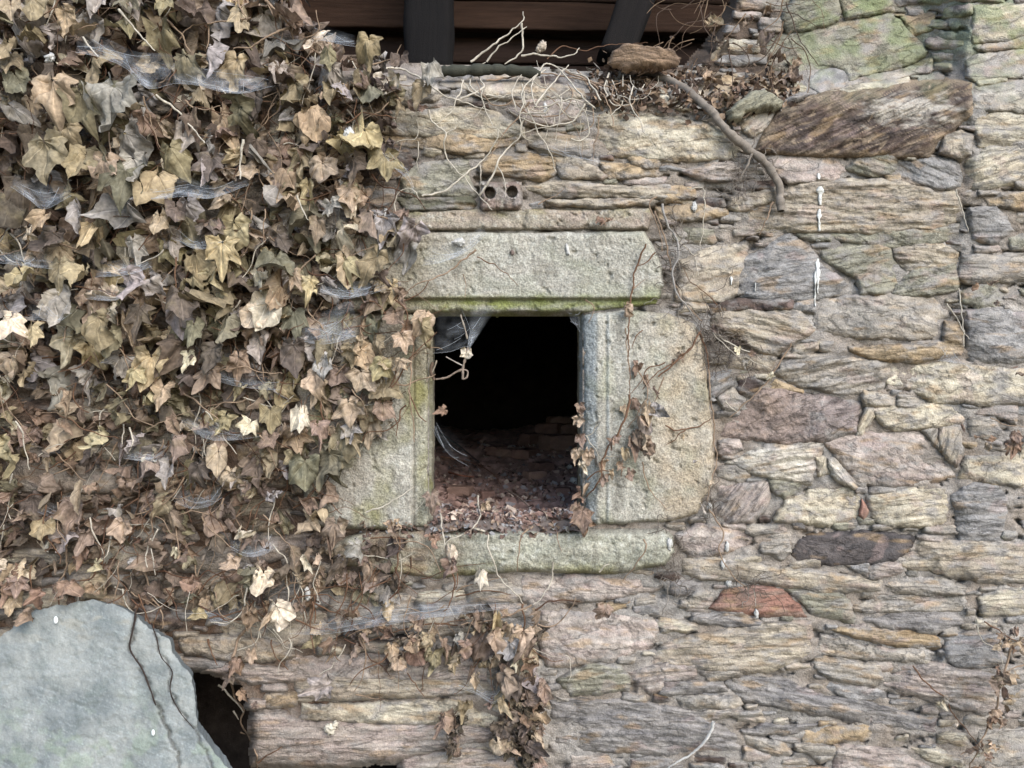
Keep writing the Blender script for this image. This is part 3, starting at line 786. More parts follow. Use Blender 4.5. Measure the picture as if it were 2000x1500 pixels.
# ------------------------------------------------------------------ boxes: reveals, chambers, attic
def box_grid(mb, x0, x1, y0, y1, z0, z1, col, faces, sp=0.03, amp=0.01, seed=0, sc=0.12, ext=0.0):
    """rough faces of a box given in metres; faces among -x +x -y +y -z +z"""
    for f in faces:
        ax = 'xyz'.index(f[1]); lo = f[0] == '-'
        rngs = [(x0, x1), (y0, y1), (z0, z1)]
        o = [i for i in range(3) if i != ax]
        rngs = [(q0 - ext * (i != ax), q1 + ext * (i != ax)) for i, (q0, q1) in enumerate(rngs)]
        a = np.linspace(*rngs[o[0]], max(2, int((rngs[o[0]][1] - rngs[o[0]][0]) / sp) + 1)); b = np.linspace(*rngs[o[1]], max(2, int((rngs[o[1]][1] - rngs[o[1]][0]) / sp) + 1))
        A, B = np.meshgrid(a, b)
        W = np.full(A.shape, rngs[ax][0] if lo else rngs[ax][1]) + amp * fbm(A / sc, B / sc, 4, seed + ax * 2 + lo)
        pts = [None] * 3; pts[ax] = W; pts[o[0]] = A; pts[o[1]] = B
        V = np.stack(pts, -1).reshape(-1, 3)
        Fq, used = grid_faces(np.ones(A.shape, bool))
        cc = np.asarray(col) * (1 + 0.35 * fbm(A / 0.05, B / 0.03, 3, seed + 9)).reshape(-1, 1)
        mb.add(V, Fq, cc, np.stack([A, B], -1).reshape(-1, 2))

ox0 = (OPEN[0] - 1000) * .001; ox1 = (OPEN[1] - 1000) * .001; oz1 = CZ + (750 - OPEN[2]) * .001; oz0 = CZ + (750 - OPEN[3]) * .001
rv = MB()
gc = lin((128, 122, 104), KA)
box_grid(rv, ox0 - 0.004, ox1 + 0.002, 0.003, 0.15, oz0 - 0.01, oz1 + 0.004, gc, ('-x', '+x', '+z'), sp=0.006, amp=0.002, seed=3, sc=0.02)
rv.build("reveal", M_GRANITE, wall)
ch = MB()
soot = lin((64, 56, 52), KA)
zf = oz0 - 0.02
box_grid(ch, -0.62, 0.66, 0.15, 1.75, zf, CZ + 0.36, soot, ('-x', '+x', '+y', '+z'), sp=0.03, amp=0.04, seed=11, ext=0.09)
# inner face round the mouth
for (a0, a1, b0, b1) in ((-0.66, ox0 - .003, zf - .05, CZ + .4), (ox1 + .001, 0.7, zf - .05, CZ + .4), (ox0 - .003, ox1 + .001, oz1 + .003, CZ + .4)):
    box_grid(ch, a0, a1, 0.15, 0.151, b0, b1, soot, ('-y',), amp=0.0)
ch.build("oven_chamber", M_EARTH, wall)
# rubble floor of the chamber
gx, gy = np.meshgrid(np.arange(-0.64, 0.68, 0.008), np.arange(-0.024, 1.78, 0.008))
def floor_z(x, y):
    return oz0 + 0.007 - 0.016 * (1 - sstep(y, -0.024, 0.012)) - 0.02 * sstep(y, 0.06, 0.2) + 0.10 * sstep(y, 0.25, 1.2) + 0.05 * sstep(x, -0.05, 0.35) * sstep(y, 0.3, 0.9) + 0.02 * fbm(x / 0.2, y / 0.2, 3, 71) + 0.006 * fbm(x / 0.02, y / 0.02, 3, 72)
fz = floor_z(gx, gy)
F, used = grid_faces(np.ones(gx.shape, bool) & ((gx > ox0 - 0.01) & (gx < ox1 + 0.01) | (gy > 0.14)))
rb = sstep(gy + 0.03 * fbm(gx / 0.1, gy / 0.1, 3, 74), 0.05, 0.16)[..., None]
fc = (lin((122, 110, 102), KA) * (1 - rb) + lin((182, 150, 138), KA) * rb) * (1 + 0.45 * fbm(gx / 0.03, gy / 0.03, 4, 73))[..., None]  # dusty front; brick dust deeper in, colour lightened to offset the weak light
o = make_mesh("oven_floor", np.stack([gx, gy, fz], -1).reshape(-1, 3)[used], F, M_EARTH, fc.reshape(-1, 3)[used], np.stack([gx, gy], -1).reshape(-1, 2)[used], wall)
# firebox below
fb = MB()
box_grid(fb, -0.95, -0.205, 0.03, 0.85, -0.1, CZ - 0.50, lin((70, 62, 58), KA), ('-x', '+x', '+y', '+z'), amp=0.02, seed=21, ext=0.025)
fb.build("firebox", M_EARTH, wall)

# wall ends, back and the ground
g = MB()
box_grid(g, -1.335, 1.335, 0.02, 0.5, -0.02, CZ - 1.04, lin((130, 122, 112), KA), ('-y',), sp=0.03, amp=0.012, seed=31)
box_grid(g, -1.335, 1.335, 0.0, 0.5, -0.02, CZ + 0.6, lin((130, 122, 112), KA), ('-x', '+x'), sp=0.05, amp=0.012, seed=32)
g.build("wall_body", M_MORTAR, wall)

gr = MB()
gxx, gyy = np.meshgrid(np.linspace(-60, 60, 121), np.linspace(-120, 20, 141))
V = np.stack([gxx, gyy, 0.05 * fbm(gxx / 5, gyy / 5, 3, 81) - 0.02], -1).reshape(-1, 3)
Fq, _ = grid_faces(np.ones(gxx.shape, bool))
gr.add(V, Fq, np.tile(lin((128, 118, 96), 0.8), (len(V), 1)))
tag(gr.build("ground", M_EARTH), "dusty trodden earth in front of the wall", "ground", kind="structure")

# ------------------------------------------------------------------ timber roof over the wall
roof = thing("timber_roof", "dark old timber roof with brown boards above the wall top", "roof", P(1000, 60, 0.5))
def beam(name, a, b, w, t, col, parent, seed=0):
    """squared, slightly waney timber from a to b"""
    a = np.array(a, float); b = np.array(b, float)
    d = b - a; L = np.linalg.norm(d); d /= L
    up = np.array([0, 1.0, 0]); s = np.cross(d, up); s /= np.linalg.norm(s)
    n = max(3, int(L / 0.02))
    T = np.linspace(0, 1, n); k = 24
    ang = np.linspace(0, 2 * np.pi, k, endpoint=False)
    cx_ = np.sign(np.cos(ang)) * np.abs(np.cos(ang)) ** 0.35; cy_ = np.sign(np.sin(ang)) * np.abs(np.sin(ang)) ** 0.35
    V = []; 
    for i, tt in enumerate(T):
        wob = 1 + 0.06 * fbm(tt * L * 6 + ang * 0, ang * 0 + seed, 3, 5) + 0.05 * fbm(ang * 1.5, tt * L * 3 + 0 * ang, 3, seed)
        V.append(a + d * L * tt + np.outer(cx_ * w / 2 * wob, s) + np.outer(cy_ * t / 2 * wob, up))
    V = np.concatenate(V)
    F = []
    for i in range(n - 1):
        for j in range(k):
            F.append((i * k + j, i * k + (j + 1) % k, (i + 1) * k + (j + 1) % k, (i + 1) * k + j))
    c0 = len(V); V = np.concatenate([V, [a], [b]])
    for j in range(k):
        F.append((c0, (j + 1) % k, j, j)); F.append((c0 + 1, (n - 1) * k + j, (n - 1) * k + (j + 1) % k, (n - 1) * k + (j + 1) % k))
    rel = V - a
    uv = np.stack([rel @ d, rel @ s * 1 + rel @ up + seed], -1)
    m = MB(); m.add(V, np.array(F), np.tile(lin(col, KA), (len(V), 1)), uv)
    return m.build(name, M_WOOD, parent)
for k, (y0, y1, dd) in enumerate(((-120, -52, 0.64), (-50, 4, 0.62), (5, 60, 0.60), (76, 126, 0.66), (128, 175, 0.66))):
    ym = (y0 + y1) / 2
    a = P(560, ym - 6, dd); b_ = P(1500, ym + 10, dd)
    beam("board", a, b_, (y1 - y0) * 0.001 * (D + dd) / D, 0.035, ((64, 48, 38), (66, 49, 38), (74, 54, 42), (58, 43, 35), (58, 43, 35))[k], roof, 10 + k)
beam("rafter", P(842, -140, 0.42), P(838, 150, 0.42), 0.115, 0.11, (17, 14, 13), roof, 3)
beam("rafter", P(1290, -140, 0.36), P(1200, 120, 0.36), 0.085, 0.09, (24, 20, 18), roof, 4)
sl = MB()  # unseen slab, back and sides, added to keep the attic dark
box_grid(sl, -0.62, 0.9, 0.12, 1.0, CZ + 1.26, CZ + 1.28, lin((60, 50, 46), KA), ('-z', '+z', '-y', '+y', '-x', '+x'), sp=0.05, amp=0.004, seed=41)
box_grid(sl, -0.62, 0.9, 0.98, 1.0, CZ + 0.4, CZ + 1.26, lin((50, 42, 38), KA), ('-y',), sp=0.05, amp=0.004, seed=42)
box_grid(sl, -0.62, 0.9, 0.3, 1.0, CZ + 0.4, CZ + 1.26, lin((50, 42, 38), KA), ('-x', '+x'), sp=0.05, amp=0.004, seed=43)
sl.build("attic_light_blocker", M_WOOD, roof)

# ------------------------------------------------------------------ stems
def catmull(pts, step=5.0):
    p = np.asarray(pts, float)
    if len(p) == 2: p = np.array([p[0], (p[0] + p[1]) / 2, p[1]])
    q = np.vstack([2 * p[0] - p[1], p, 2 * p[-1] - p[-2]])
    out = []
    for i in range(1, len(q) - 2):
        n = max(2, int(np.linalg.norm(q[i + 1] - q[i]) / step))
        t = np.linspace(0, 1, n, endpoint=False)[:, None]
        out.append(0.5 * ((2 * q[i]) + (-q[i - 1] + q[i + 1]) * t + (2 * q[i - 1] - 5 * q[i] + 4 * q[i + 1] - q[i + 2]) * t ** 2 + (-q[i - 1] + 3 * q[i] - 3 * q[i + 1] + q[i + 2]) * t ** 3))
    out.append(p[-1:])
    return np.concatenate(out)

def tube(mb, pts, rad, col, k=6, seed=0, knots=0.24):
    p = np.asarray(pts, float); n = len(p)
    if n < 2: return
    t = np.gradient(p, axis=0); t /= (np.linalg.norm(t, axis=1, keepdims=True) + 1e-9)
    ref = np.array([0.13, -1.0, 0.21]); ref /= np.linalg.norm(ref)
    a = np.cross(t, ref); a /= (np.linalg.norm(a, axis=1, keepdims=True) + 1e-9)
    b = np.cross(t, a)
    ang = np.linspace(0, 2 * np.pi, k, endpoint=False)
    r = np.broadcast_to(np.asarray(rad, float), (n,)).copy()
    r = r * (1 + knots * fbm(np.arange(n) * 0.35, np.zeros(n) + seed * 1.7, 3, seed))
    V = p[:, None, :] + r[:, None, None] * (np.cos(ang)[None, :, None] * a[:, None, :] + np.sin(ang)[None, :, None] * b[:, None, :])
    i = np.arange(n - 1)[:, None] * k; j = np.arange(k)[None, :]
    F = np.stack([i + j, i + (j + 1) % k, i + k + (j + 1) % k, i + k + j], -1).reshape(-1, 4)
    L = np.cumsum(np.r_[0, np.linalg.norm(np.diff(p, axis=0), axis=1)])
    uv = np.stack(np.broadcast_arrays(L[:, None], ang[None, :] * 0.003), -1).reshape(-1, 2)
    cc = np.asarray(col)[None, :] * (1 + 0.3 * fbm(L * 60, 0 * L + seed, 3, seed + 1))[:, None]
    mb.add(V.reshape(-1, 3), F, np.repeat(cc, k, 0), uv)

def stem_px(mb, pts, r_mm, col, off=0.02, seed=0, off_fn=None, taper=0.55, k=6, lift=0.012, follow=True):
    """a stem traced in picture units, laid over the wall: depth = wall face minus off"""
    q = catmull(pts, 5.0); n = len(q)
    q = q + np.stack([3.0 * fbm(np.arange(n) * .22, np.zeros(n), 3, seed + 5), 3.0 * fbm(np.arange(n) * .22, np.zeros(n) + 4, 3, seed + 6)], -1)
    if follow:
        idx = np.unique(np.r_[np.arange(0, n, 4), n - 1])
        yy = np.array([min(surf_y(*q[i], 0.1), 0.12) for i in idx])
        yb = np.interp(np.arange(n), idx, yy)
        yb = np.convolve(np.pad(yb, 4, mode='edge'), np.ones(9) / 9, 'valid')
    else:
        yb = np.zeros(n)
    o = off_fn(np.linspace(0, 1, n)) if off_fn is not None else off + lift * fbm(np.arange(n) * 0.05, np.zeros(n), 2, seed + 8)
    y = yb - o
    r = r_mm * 0.001 * (1 - taper * np.linspace(0, 1, n))
    tube(mb, PA(q[:, 0], q[:, 1], y), r, lin(col, KA), k, seed)
    return q, y

PALE = (190, 180, 162); TANS = (148, 126, 104); BRN = (112, 84, 64); GREY = (150, 144, 136)
STEMS_TOP = """
910,345 1050,240 1190,130 1205,65|4|p|.02
1195,130 1200,200 1195,290 1100,360|4|p|.03
1005,345 1060,270 1130,220 1225,150|3|p|.03
1195,310 1280,300 1400,320 1490,300 1520,265|3.5|p|.05
1600,600 1540,550 1480,470 1420,400 1350,355 1290,400 1255,470 1260,560 1300,600 1400,570 1500,550 1560,580 1610,600|3|p|.06
1270,600 1330,510 1400,430 1460,360|3.5|p|.05
1640,560 1560,440 1440,390 1350,355|3|p|.05
250,420 400,390 500,380 620,430 760,530 900,580 1020,620|4|p|.03
680,610 700,680 770,740 760,820 800,910 880,1000 960,1090 1030,1170|3|p|.025
780,740 830,700 820,650|2.4|p|.025
640,1090 760,1070 860,990 940,930 1000,870 1060,770 1080,690|3.6|p|.03
960,1090 1030,990 1070,890 1130,820 1190,750 1210,660 1270,600|3.4|p|.035
960,900 970,980 960,1090|2|p|.02
1060,920 1100,1000 1110,1100|2|p|.02
1200,520 1230,610 1280,720 1350,840 1390,960|3|p|.03
1190,750 1280,720 1370,700 1380,650|2.5|p|.03
480,650 500,710 540,740|2.5|p|.02
610,650 620,720 600,770 500,790|2.2|p|.02
1000,530 1100,540 1200,530|3|p|.03
860,550 950,510 985,470 910,370|4|p|.03
1000,450 1150,430 1300,410 1450,430 1600,460 1800,520 2000,520|3|t|.03
1470,775 1540,780 1570,740 1560,650 1520,600|2.6|p|.04
1440,400 1560,450 1660,540 1700,650 1710,700|3.4|t|.03
1700,480 1780,560 1850,650 1780,630 1720,650|2.6|t|.03
1630,640 1620,740 1600,830 1600,900|2|t|.02
1290,1140 1350,1110 1440,1050|2|t|.02
620,790 620,900 615,950|1.8|p|.02
490,1180 500,1090 560,1050 610,1080 640,1150|2.4|p|.02
1200,470 1210,560 1190,640 1200,760 1260,790|2.4|p|.05
1420,540 1410,660 1380,780|2.2|p|.03
1330,390 1230,460 1200,540 1220,600 1300,620 1380,580|2.4|p|.06
1500,560 1530,640 1520,750|2|p|.04
1400,580 1460,650 1540,640 1560,600|2.2|p|.04
1300,640 1340,700 1330,780|1.8|p|.03
1700,420 1900,390 2080,430 2200,460|2|b|.02
1340,330 1420,260 1540,280 1700,250 1900,240|2|b|.03
"""
CM = {'p': PALE, 't': TANS, 'b': BRN, 'g': GREY}
def stem_set(mb_or_parent, region, text, seed0, parts=None, off_add=0.0):
    for k, ln in enumerate([l for l in text.strip().splitlines() if l]):
        f = ln.split('|')
        mb = MB()
        stem_px(mb, Z(region, parse(f[0])), float(f[1]) * 0.64, CM[f[2]], float(f[3]) + off_add, seed0 + k * 3)
        mb.build("stem", M_STEM, mb_or_parent)

tang = thing("bare_vine", "tangle of bare pale stems sprawling over the wall top to the hollow brick", "vine", P(1100, 130, 0.0))
stem_set(tang, 2, STEMS_TOP, 100)
tr_ = np.random.default_rng(17)
for k in range(26):
    x = tr_.uniform(900, 1290); y = 150 + tr_.uniform(-15, 60); a = tr_.uniform(-0.4, 3.5); cv_ = tr_.normal(0, .32); p = [(x, y)]
    for i in range(tr_.integers(6, 13)):
        a += cv_ + tr_.normal(0, .2); p.append((p[-1][0] + math.cos(a) * 15, min(330, p[-1][1] + math.sin(a) * 15)))
    if min(q[1] for q in p) < 100: continue
    mb = MB(); stem_px(mb, p, tr_.uniform(.8, 2.0), (PALE, PALE, TANS)[k % 3], tr_.uniform(.015, .05), 800 + k, taper=.6)
    mb.build("stem", M_STEM, tang)

tr = MB()
stem_px(tr, [(1238, 140), (1262, 141), (1300, 155), (1345, 180), (1385, 215), (1420, 255), (1460, 290), (1500, 325), (1522, 365), (1524, 412)], 8.2, (132, 122, 110), 0.022, 55, taper=0.05, k=12, lift=0.004)
for pts in ([(1345, 180), (1352, 165), (1350, 150)], [(1385, 215), (1392, 236), (1396, 240)], [(1500, 325), (1512, 318), (1520, 306)], [(1470, 298), (1462, 318), (1452, 336), (1446, 350)]):
    stem_px(tr, pts, 3.0, (132, 122, 110), 0.024, 56 + len(pts), taper=.6, lift=0.0)
tag(tr.build("vine_branch", M_STEM), "thick grey woody vine branch curving down over the stones beside the white streaks", "branch")

# ------------------------------------------------------------------ leaves
NA, NR = 37, 7
def leaf_outline(r):
    la = np.array([0, 47 + r.uniform(-7, 7), -47 + r.uniform(-7, 7), 100 + r.uniform(-9, 9), -100 + r.uniform(-9, 9)])
    ll = np.array([1.0, r.uniform(.58, .82), r.uniform(.58, .82), r.uniform(.36, .58), r.uniform(.36, .58)])
    deep = r.uniform(0.42, 0.82)
    od = np.argsort(la); sa = la[od]; sl_ = ll[od]
    PHI = []
    PHI += list(np.linspace(-150, sa[0] - 4, 4)[:-1])
    for k in range(5):
        PHI += [sa[k] - 3.2, sa[k], sa[k] + 3.2]
        if k < 4: PHI += list(np.linspace(sa[k] + 3.2, sa[k + 1] - 3.2, 6)[1:-1])
    PHI += list(np.linspace(sa[4] + 4, 150, 4)[1:])
    PHI = np.array(PHI)
    R = np.zeros(NA); vein = np.zeros(NA)
    for i, ph in enumerate(PHI):
        k = np.argmin(np.abs(sa - ph)); d = ph - sa[k]
        if d >= 0: nb = sa[k + 1] if k + 1 < 5 else 165
        else: nb = sa[k - 1] if k - 1 >= 0 else -165
        half = abs(nb - sa[k]) / 2 + 1e-6
        nl = (sl_[k + 1] if k + 1 < 5 else 0.2) if d >= 0 else (sl_[k - 1] if k >= 1 else 0.2)
        t = min(1, abs(d) / half)
        rs = deep * 0.5 * (sl_[k] + nl) + 0.06
        R[i] = rs + (sl_[k] - rs) * (1 - t) ** 1.2
        vein[i] = 1.0 if abs(d) < 0.5 else (-0.35 if abs(d) < 4 else 0.0)
    return R, vein, PHI
def leaf(mb, pos, size, rot, tone, curl=1.0, r=None, pitch=None, yaw=None):
    """pos: petiole joint in metres; size: midrib length; rot: degrees of tip off straight down"""
    R, vein, PHI = leaf_outline(r)
    S = np.linspace(0.04, 1, NR) ** 0.9
    ph = np.radians(PHI)
    x = np.outer(S, R * np.sin(ph)) ; v = np.outer(S, R * np.cos(ph))
    wdt = r.uniform(0.72, 1.05); x = x * wdt
    jx = 0.035 * noise(x * 6 + r.uniform(0, 50), v * 6, 3); x = x + jx * S[:, None]; v = v - jx * S[:, None] * 0.7
    sd = int(r.integers(1, 90000))
    w = -0.05 * np.outer(S ** 0.7, np.maximum(vein, 0)) + curl * 0.20 * fbm(x * 2.2 + sd % 97, v * 2.2, 4, sd, 0.6) + 0.035 * fbm(PHI[None, :] / 11.0 + sd % 31, S[:, None] * 2.5, 2, sd + 3)
    w += curl * 0.13 * np.outer(S ** 3, np.sin(ph * r.integers(2, 5) + r.uniform(0, 6)))
    kx = r.normal(0, 0.9) * curl + r.choice([-0.5, 0.6]) ; kv = r.normal(0.25, 0.8) * curl
    # fold about the midrib, then droop along it
    ax = np.abs(x)
    x2 = np.sign(x) * np.sin(np.clip(kx * ax, -1.9, 1.9)) / kx if abs(kx) > 0.05 else x
    w = w + ((1 - np.cos(np.clip(kx * ax, -1.9, 1.9))) / kx if abs(kx) > 0.05 else 0)
    v2 = np.sin(np.clip(kv * v, -1.8, 1.8)) / kv if abs(kv) > 0.05 else v
    w = w + ((1 - np.cos(np.clip(kv * v, -1.8, 1.8))) / kv if abs(kv) > 0.05 else 0)
    fo = math.radians(abs(r.normal(0, 26))) * curl; sg = r.choice([-1, -1, 1]); ax = x2.copy()
    x2 = ax * math.cos(fo) ; w = w * math.cos(fo) + sg * np.abs(ax) * math.sin(fo)
    pt = math.radians(r.normal(6, 32) if pitch is None else pitch); yw = math.radians(r.normal(0, 36) if yaw is None else yaw); rt = math.radians(rot)
    # local (x right, v down, w towards the viewer)
    cx_, sx_ = math.cos(rt), math.sin(rt)
    lx = x2 * cx_ + v2 * sx_; lz = -(v2 * cx_ - x2 * sx_); lw = w
    y1 = lw * math.cos(pt) + (-lz) * math.sin(pt); z1 = lz * math.cos(pt) + lw * math.sin(pt)
    x1 = lx * math.cos(yw) + y1 * math.sin(yw); y1 = -lx * math.sin(yw) + y1 * math.cos(yw)
    V = np.stack([pos[0] + size * x1, pos[1] - size * y1, pos[2] + size * z1], -1).reshape(-1, 3)
    c = np.asarray(tone)
    blot = fbm(x * 1.8 + sd % 53, v * 1.8, 3, sd + 1)
    cc = c[None, None, :] * (1 + 0.34 * blot + 0.60 * vein[None, :] * (1 - 0.4 * S[:, None]) + 0.16 * fbm(PHI[None, :] / 7.0 + sd % 19, S[:, None] * 5, 2, sd + 5))[..., None]
    gm = np.clip(blot * 1.1 - 0.35, 0, 0.4)[..., None]
    cc = cc * (1 - gm) + np.array(lin((116, 104, 74), KA)) * gm
    edge_d = np.clip((S - 0.82) / 0.18, 0, 1)[:, None, None] * 0.22
    cc = cc * (1 - edge_d)
    F, _ = grid_faces(np.ones(x.shape, bool))
    mb.add(V, F, cc.reshape(-1, 3))

TONE = {'y': (178, 160, 120), 't': (172, 150, 122), 'c': (208, 192, 164), 'o': (144, 130, 100), 'g': (122, 115, 92), 'd': (106, 92, 80), 'b': (142, 121, 103), 'r': (142, 116, 95), 'w': (162, 152, 142), 'k': (86, 76, 62)}
def tone(c, r):
    v = lin(TONE[c], KA) * r.uniform(1.0, 1.3) 
    v = v.mean() + (v - v.mean()) * 0.9
    return v * np.array([1 + r.uniform(-.05, .05), 1, 1 + r.uniform(-.06, .08)])

HAND = {
1: """365,60,150,0,t 490,90,190,5,w 920,-10,150,0,o 1340,60,170,-10,t 165,180,140,8,o 80,410,190,25,g 300,450,270,5,t 560,330,240,10,o 640,480,280,0,w 450,520,260,12,o 60,590,200,60,w
700,110,190,-25,o 1170,270,180,0,w 1320,330,210,-12,y 1040,310,210,0,g 1430,540,170,0,d 1330,590,230,5,g 1740,610,180,10,t 1650,460,220,20,o 1590,640,160,0,o 590,890,200,0,t 740,880,180,20,w
880,970,210,-25,y 950,820,210,25,o 1590,940,180,-20,t 1420,940,110,-60,t 450,1160,170,10,w 890,1200,120,0,t 160,1280,120,0,c 300,1300,190,-10,d 1310,1240,210,0,y 1240,1350,220,0,y 740,1340,180,15,w
1190,1240,130,0,b 1500,1400,140,0,o 250,790,250,8,o 370,700,200,-15,o 180,730,200,0,k 560,850,150,0,o 1180,880,180,0,d 700,740,200,10,w 1900,480,160,-20,t 1950,1060,150,0,t 1830,280,140,5,o
1850,370,160,0,w 1680,850,150,0,o 120,1000,260,0,k 60,1120,200,0,k 700,950,250,-10,g 1120,900,200,0,w 480,860,200,-15,o 1430,780,140,0,d 250,1200,140,-40,t 1040,1120,130,10,w 980,1140,140,0,d
1800,910,150,0,t 40,230,160,0,o 720,-20,170,0,g 560,-20,180,0,w 60,20,150,0,t 180,-20,140,0,o 380,1080,150,-60,o 720,1140,260,-70,w 60,300,170,0,o 1560,370,130,0,w 1060,640,140,0,d 800,640,160,-10,b""",
4: """1190,240,230,-3,y 1270,370,160,-15,o 1270,490,180,-5,g 1440,440,170,-30,c 1490,410,180,-20,c 1480,300,150,0,c 780,430,210,0,d 1000,420,190,10,w 840,700,210,-15,y 1050,690,120,0,c 1190,650,210,0,d
1930,170,170,5,t 1720,290,170,15,o 1640,240,130,15,t 1670,990,170,5,c 1510,1000,150,0,o 1640,1120,160,10,t 1910,1130,190,0,o 1830,1230,230,25,g 1400,1070,130,-30,c 1220,1230,150,-10,t 1110,1310,180,0,d
1640,1240,140,0,o 120,240,200,25,y 470,220,170,0,y 340,360,200,0,w 60,480,180,0,c 180,530,130,10,y 60,710,150,-10,t 720,240,180,20,w 1010,360,170,10,d 1330,700,170,0,b 1450,600,150,5,w 1760,800,180,10,t
1210,1130,150,0,b 1440,1290,150,0,d 840,1290,170,5,b 600,560,180,0,o 540,480,190,0,o 1130,480,200,10,d 1540,150,200,-10,g 1080,520,180,-5,g 1640,460,190,10,g 1180,760,180,-20,b 1640,640,190,0,d
910,870,150,0,t 750,780,140,0,y 1560,860,150,0,y 1700,1290,170,0,g 330,180,180,0,o 980,1150,150,10,b 1500,1150,140,-10,b 1280,1350,160,0,t 950,1320,150,0,w 700,1410,160,0,b 460,1430,150,0,t""",
5: """215,70,200,5,y 390,50,200,-25,o 570,-30,190,-15,w 660,380,150,-20,t 440,760,220,0,o 230,1040,190,10,o 360,960,190,-10,t 120,1160,210,-18,g 20,190,160,-10,y 230,870,160,5,t 130,820,170,0,o
90,620,140,0,w 640,440,160,10,o 350,260,150,10,b 300,580,140,15,t 60,760,160,-20,t 450,640,120,0,t 100,1340,150,0,b 240,560,130,0,o 690,1390,120,10,b 490,370,140,0,b 580,430,120,0,r
300,440,150,-15,t 380,520,140,10,o 180,700,150,0,b 300,700,160,20,t 420,640,130,-20,y 530,500,110,10,t 330,900,150,-10,o 250,1000,140,25,w 60,1000,150,0,b 160,1020,140,15,t 420,880,130,-10,b 520,640,110,0,t""",
2: """340,210,180,0,o 440,440,150,10,c 690,360,170,10,w 320,720,260,-15,y 430,860,200,5,o 240,1050,160,-20,y 350,1190,160,10,b 500,560,110,5,o 20,620,180,-10,t 200,480,130,0,w 650,480,150,-15,o 610,590,110,5,b
300,440,150,0,o 360,480,160,5,g 120,310,150,0,w 430,1230,150,0,t 600,1260,190,-30,w 500,1270,170,0,o 520,320,130,0,d 130,1130,140,20,w 110,880,130,0,t 250,880,150,5,d 60,1240,140,0,b""",
7: """1470,410,160,-3,c 900,290,200,-60,b 950,60,200,40,b 540,350,90,0,y 1540,590,160,5,c 1620,290,150,20,b 1870,130,150,0,b 690,120,120,0,t 1300,330,130,-20,t 1170,80,170,0,b 420,30,190,-10,b 480,180,150,-20,b
1720,90,150,20,t 1840,210,140,0,b 1180,200,170,0,d 380,470,140,10,r 250,130,130,10,o 60,540,130,0,t 230,520,130,-10,r 330,200,120,0,r 1100,620,110,0,y 1400,850,110,0,t 1830,1040,160,-70,w 1320,900,100,-20,r
1390,620,110,0,r 1500,640,100,-30,t 1440,500,120,0,d 1850,800,120,-40,r 100,450,120,0,b 20,480,120,0,r 160,620,110,0,b""",
8: """970,400,110,0,c 1540,90,130,0,r 350,380,150,12,t 800,280,130,0,c 800,340,110,-5,b 480,130,90,10,t 600,820,140,10,r 670,770,100,0,t 700,860,130,0,o 980,790,170,-20,b 1040,760,130,10,t
1140,800,150,-5,w 1200,740,150,-30,t 1200,860,140,-25,c 1250,790,160,-45,b 1160,720,120,0,t 960,640,100,0,r 1060,640,110,0,y 880,800,120,0,b 800,850,130,10,o 760,1220,140,0,b 1090,1120,120,15,t
880,1130,120,-10,o 640,770,110,20,t 1180,1000,150,0,d 1240,960,130,0,w 450,590,90,0,t 510,900,110,-10,t 700,200,90,0,r 400,260,110,0,d 490,240,140,0,d 1100,980,140,20,b 1320,1050,110,0,b 1060,1360,110,20,t
270,250,140,20,w 190,350,150,-30,d 760,800,120,0,r 400,700,100,0,r 140,860,100,-40,t 470,820,90,0,t 1660,600,110,-30,b""",
}
# density field of the ivy mass (picture units)
IVY = parse("-260,-150 560,-150 610,40 660,85 760,110 770,250 750,340 790,450 792,560 790,660 770,720 800,770 745,830 700,930 640,990 700,1050 830,1090 820,1150 640,1170 480,1230 470,1180 300,1175 130,1160 -260,1250")
IVYLOW = parse("640,1190 800,1190 960,1180 1060,1190 1060,1300 1060,1480 970,1480 960,1330 860,1300 680,1280 600,1240")
ivy = thing("ivy_plant", "mass of dead tan and olive ivy covering the left half of the wall", "ivy", P(400, 1180, 0.0))
fol = MB()
lr = np.random.default_rng(21)
placed = []
hung = MB()
def off_for(x, y):
    return 0.04 + 0.07 * (1 - sstep(x, 150, 700)) * (1 - 0.5 * sstep(y, 500, 1100))
LOW = []
for reg, txt in HAND.items():
    for t in txt.split():
        a = t.split(',')
        (x, y), = Z(reg, [(float(a[0]), float(a[1]))]); s = float(a[2]) * 0.35; 
        o = off_for(x, y) + lr.uniform(-0.01, 0.035)
        f = (D - o) / D
        low = y > 1165 and x > 600
        tn = tone(a[4], lr)
        cu = 0.95 if y < 900 else 1.4
        dest = LOW if low else placed
        dest.append((P(x, y, -o), s * 0.001 * f * 1.06, float(a[3]) + lr.normal(0, 4), tn, cu, lr.normal(10, 16), lr.normal(0, 20)))
for q in placed:
    leaf(fol, q[0], q[1], q[2], q[3], q[4], lr, q[5], q[6])
hand_xy = [q[0] for q in placed]
cnt = 0; tries = 0
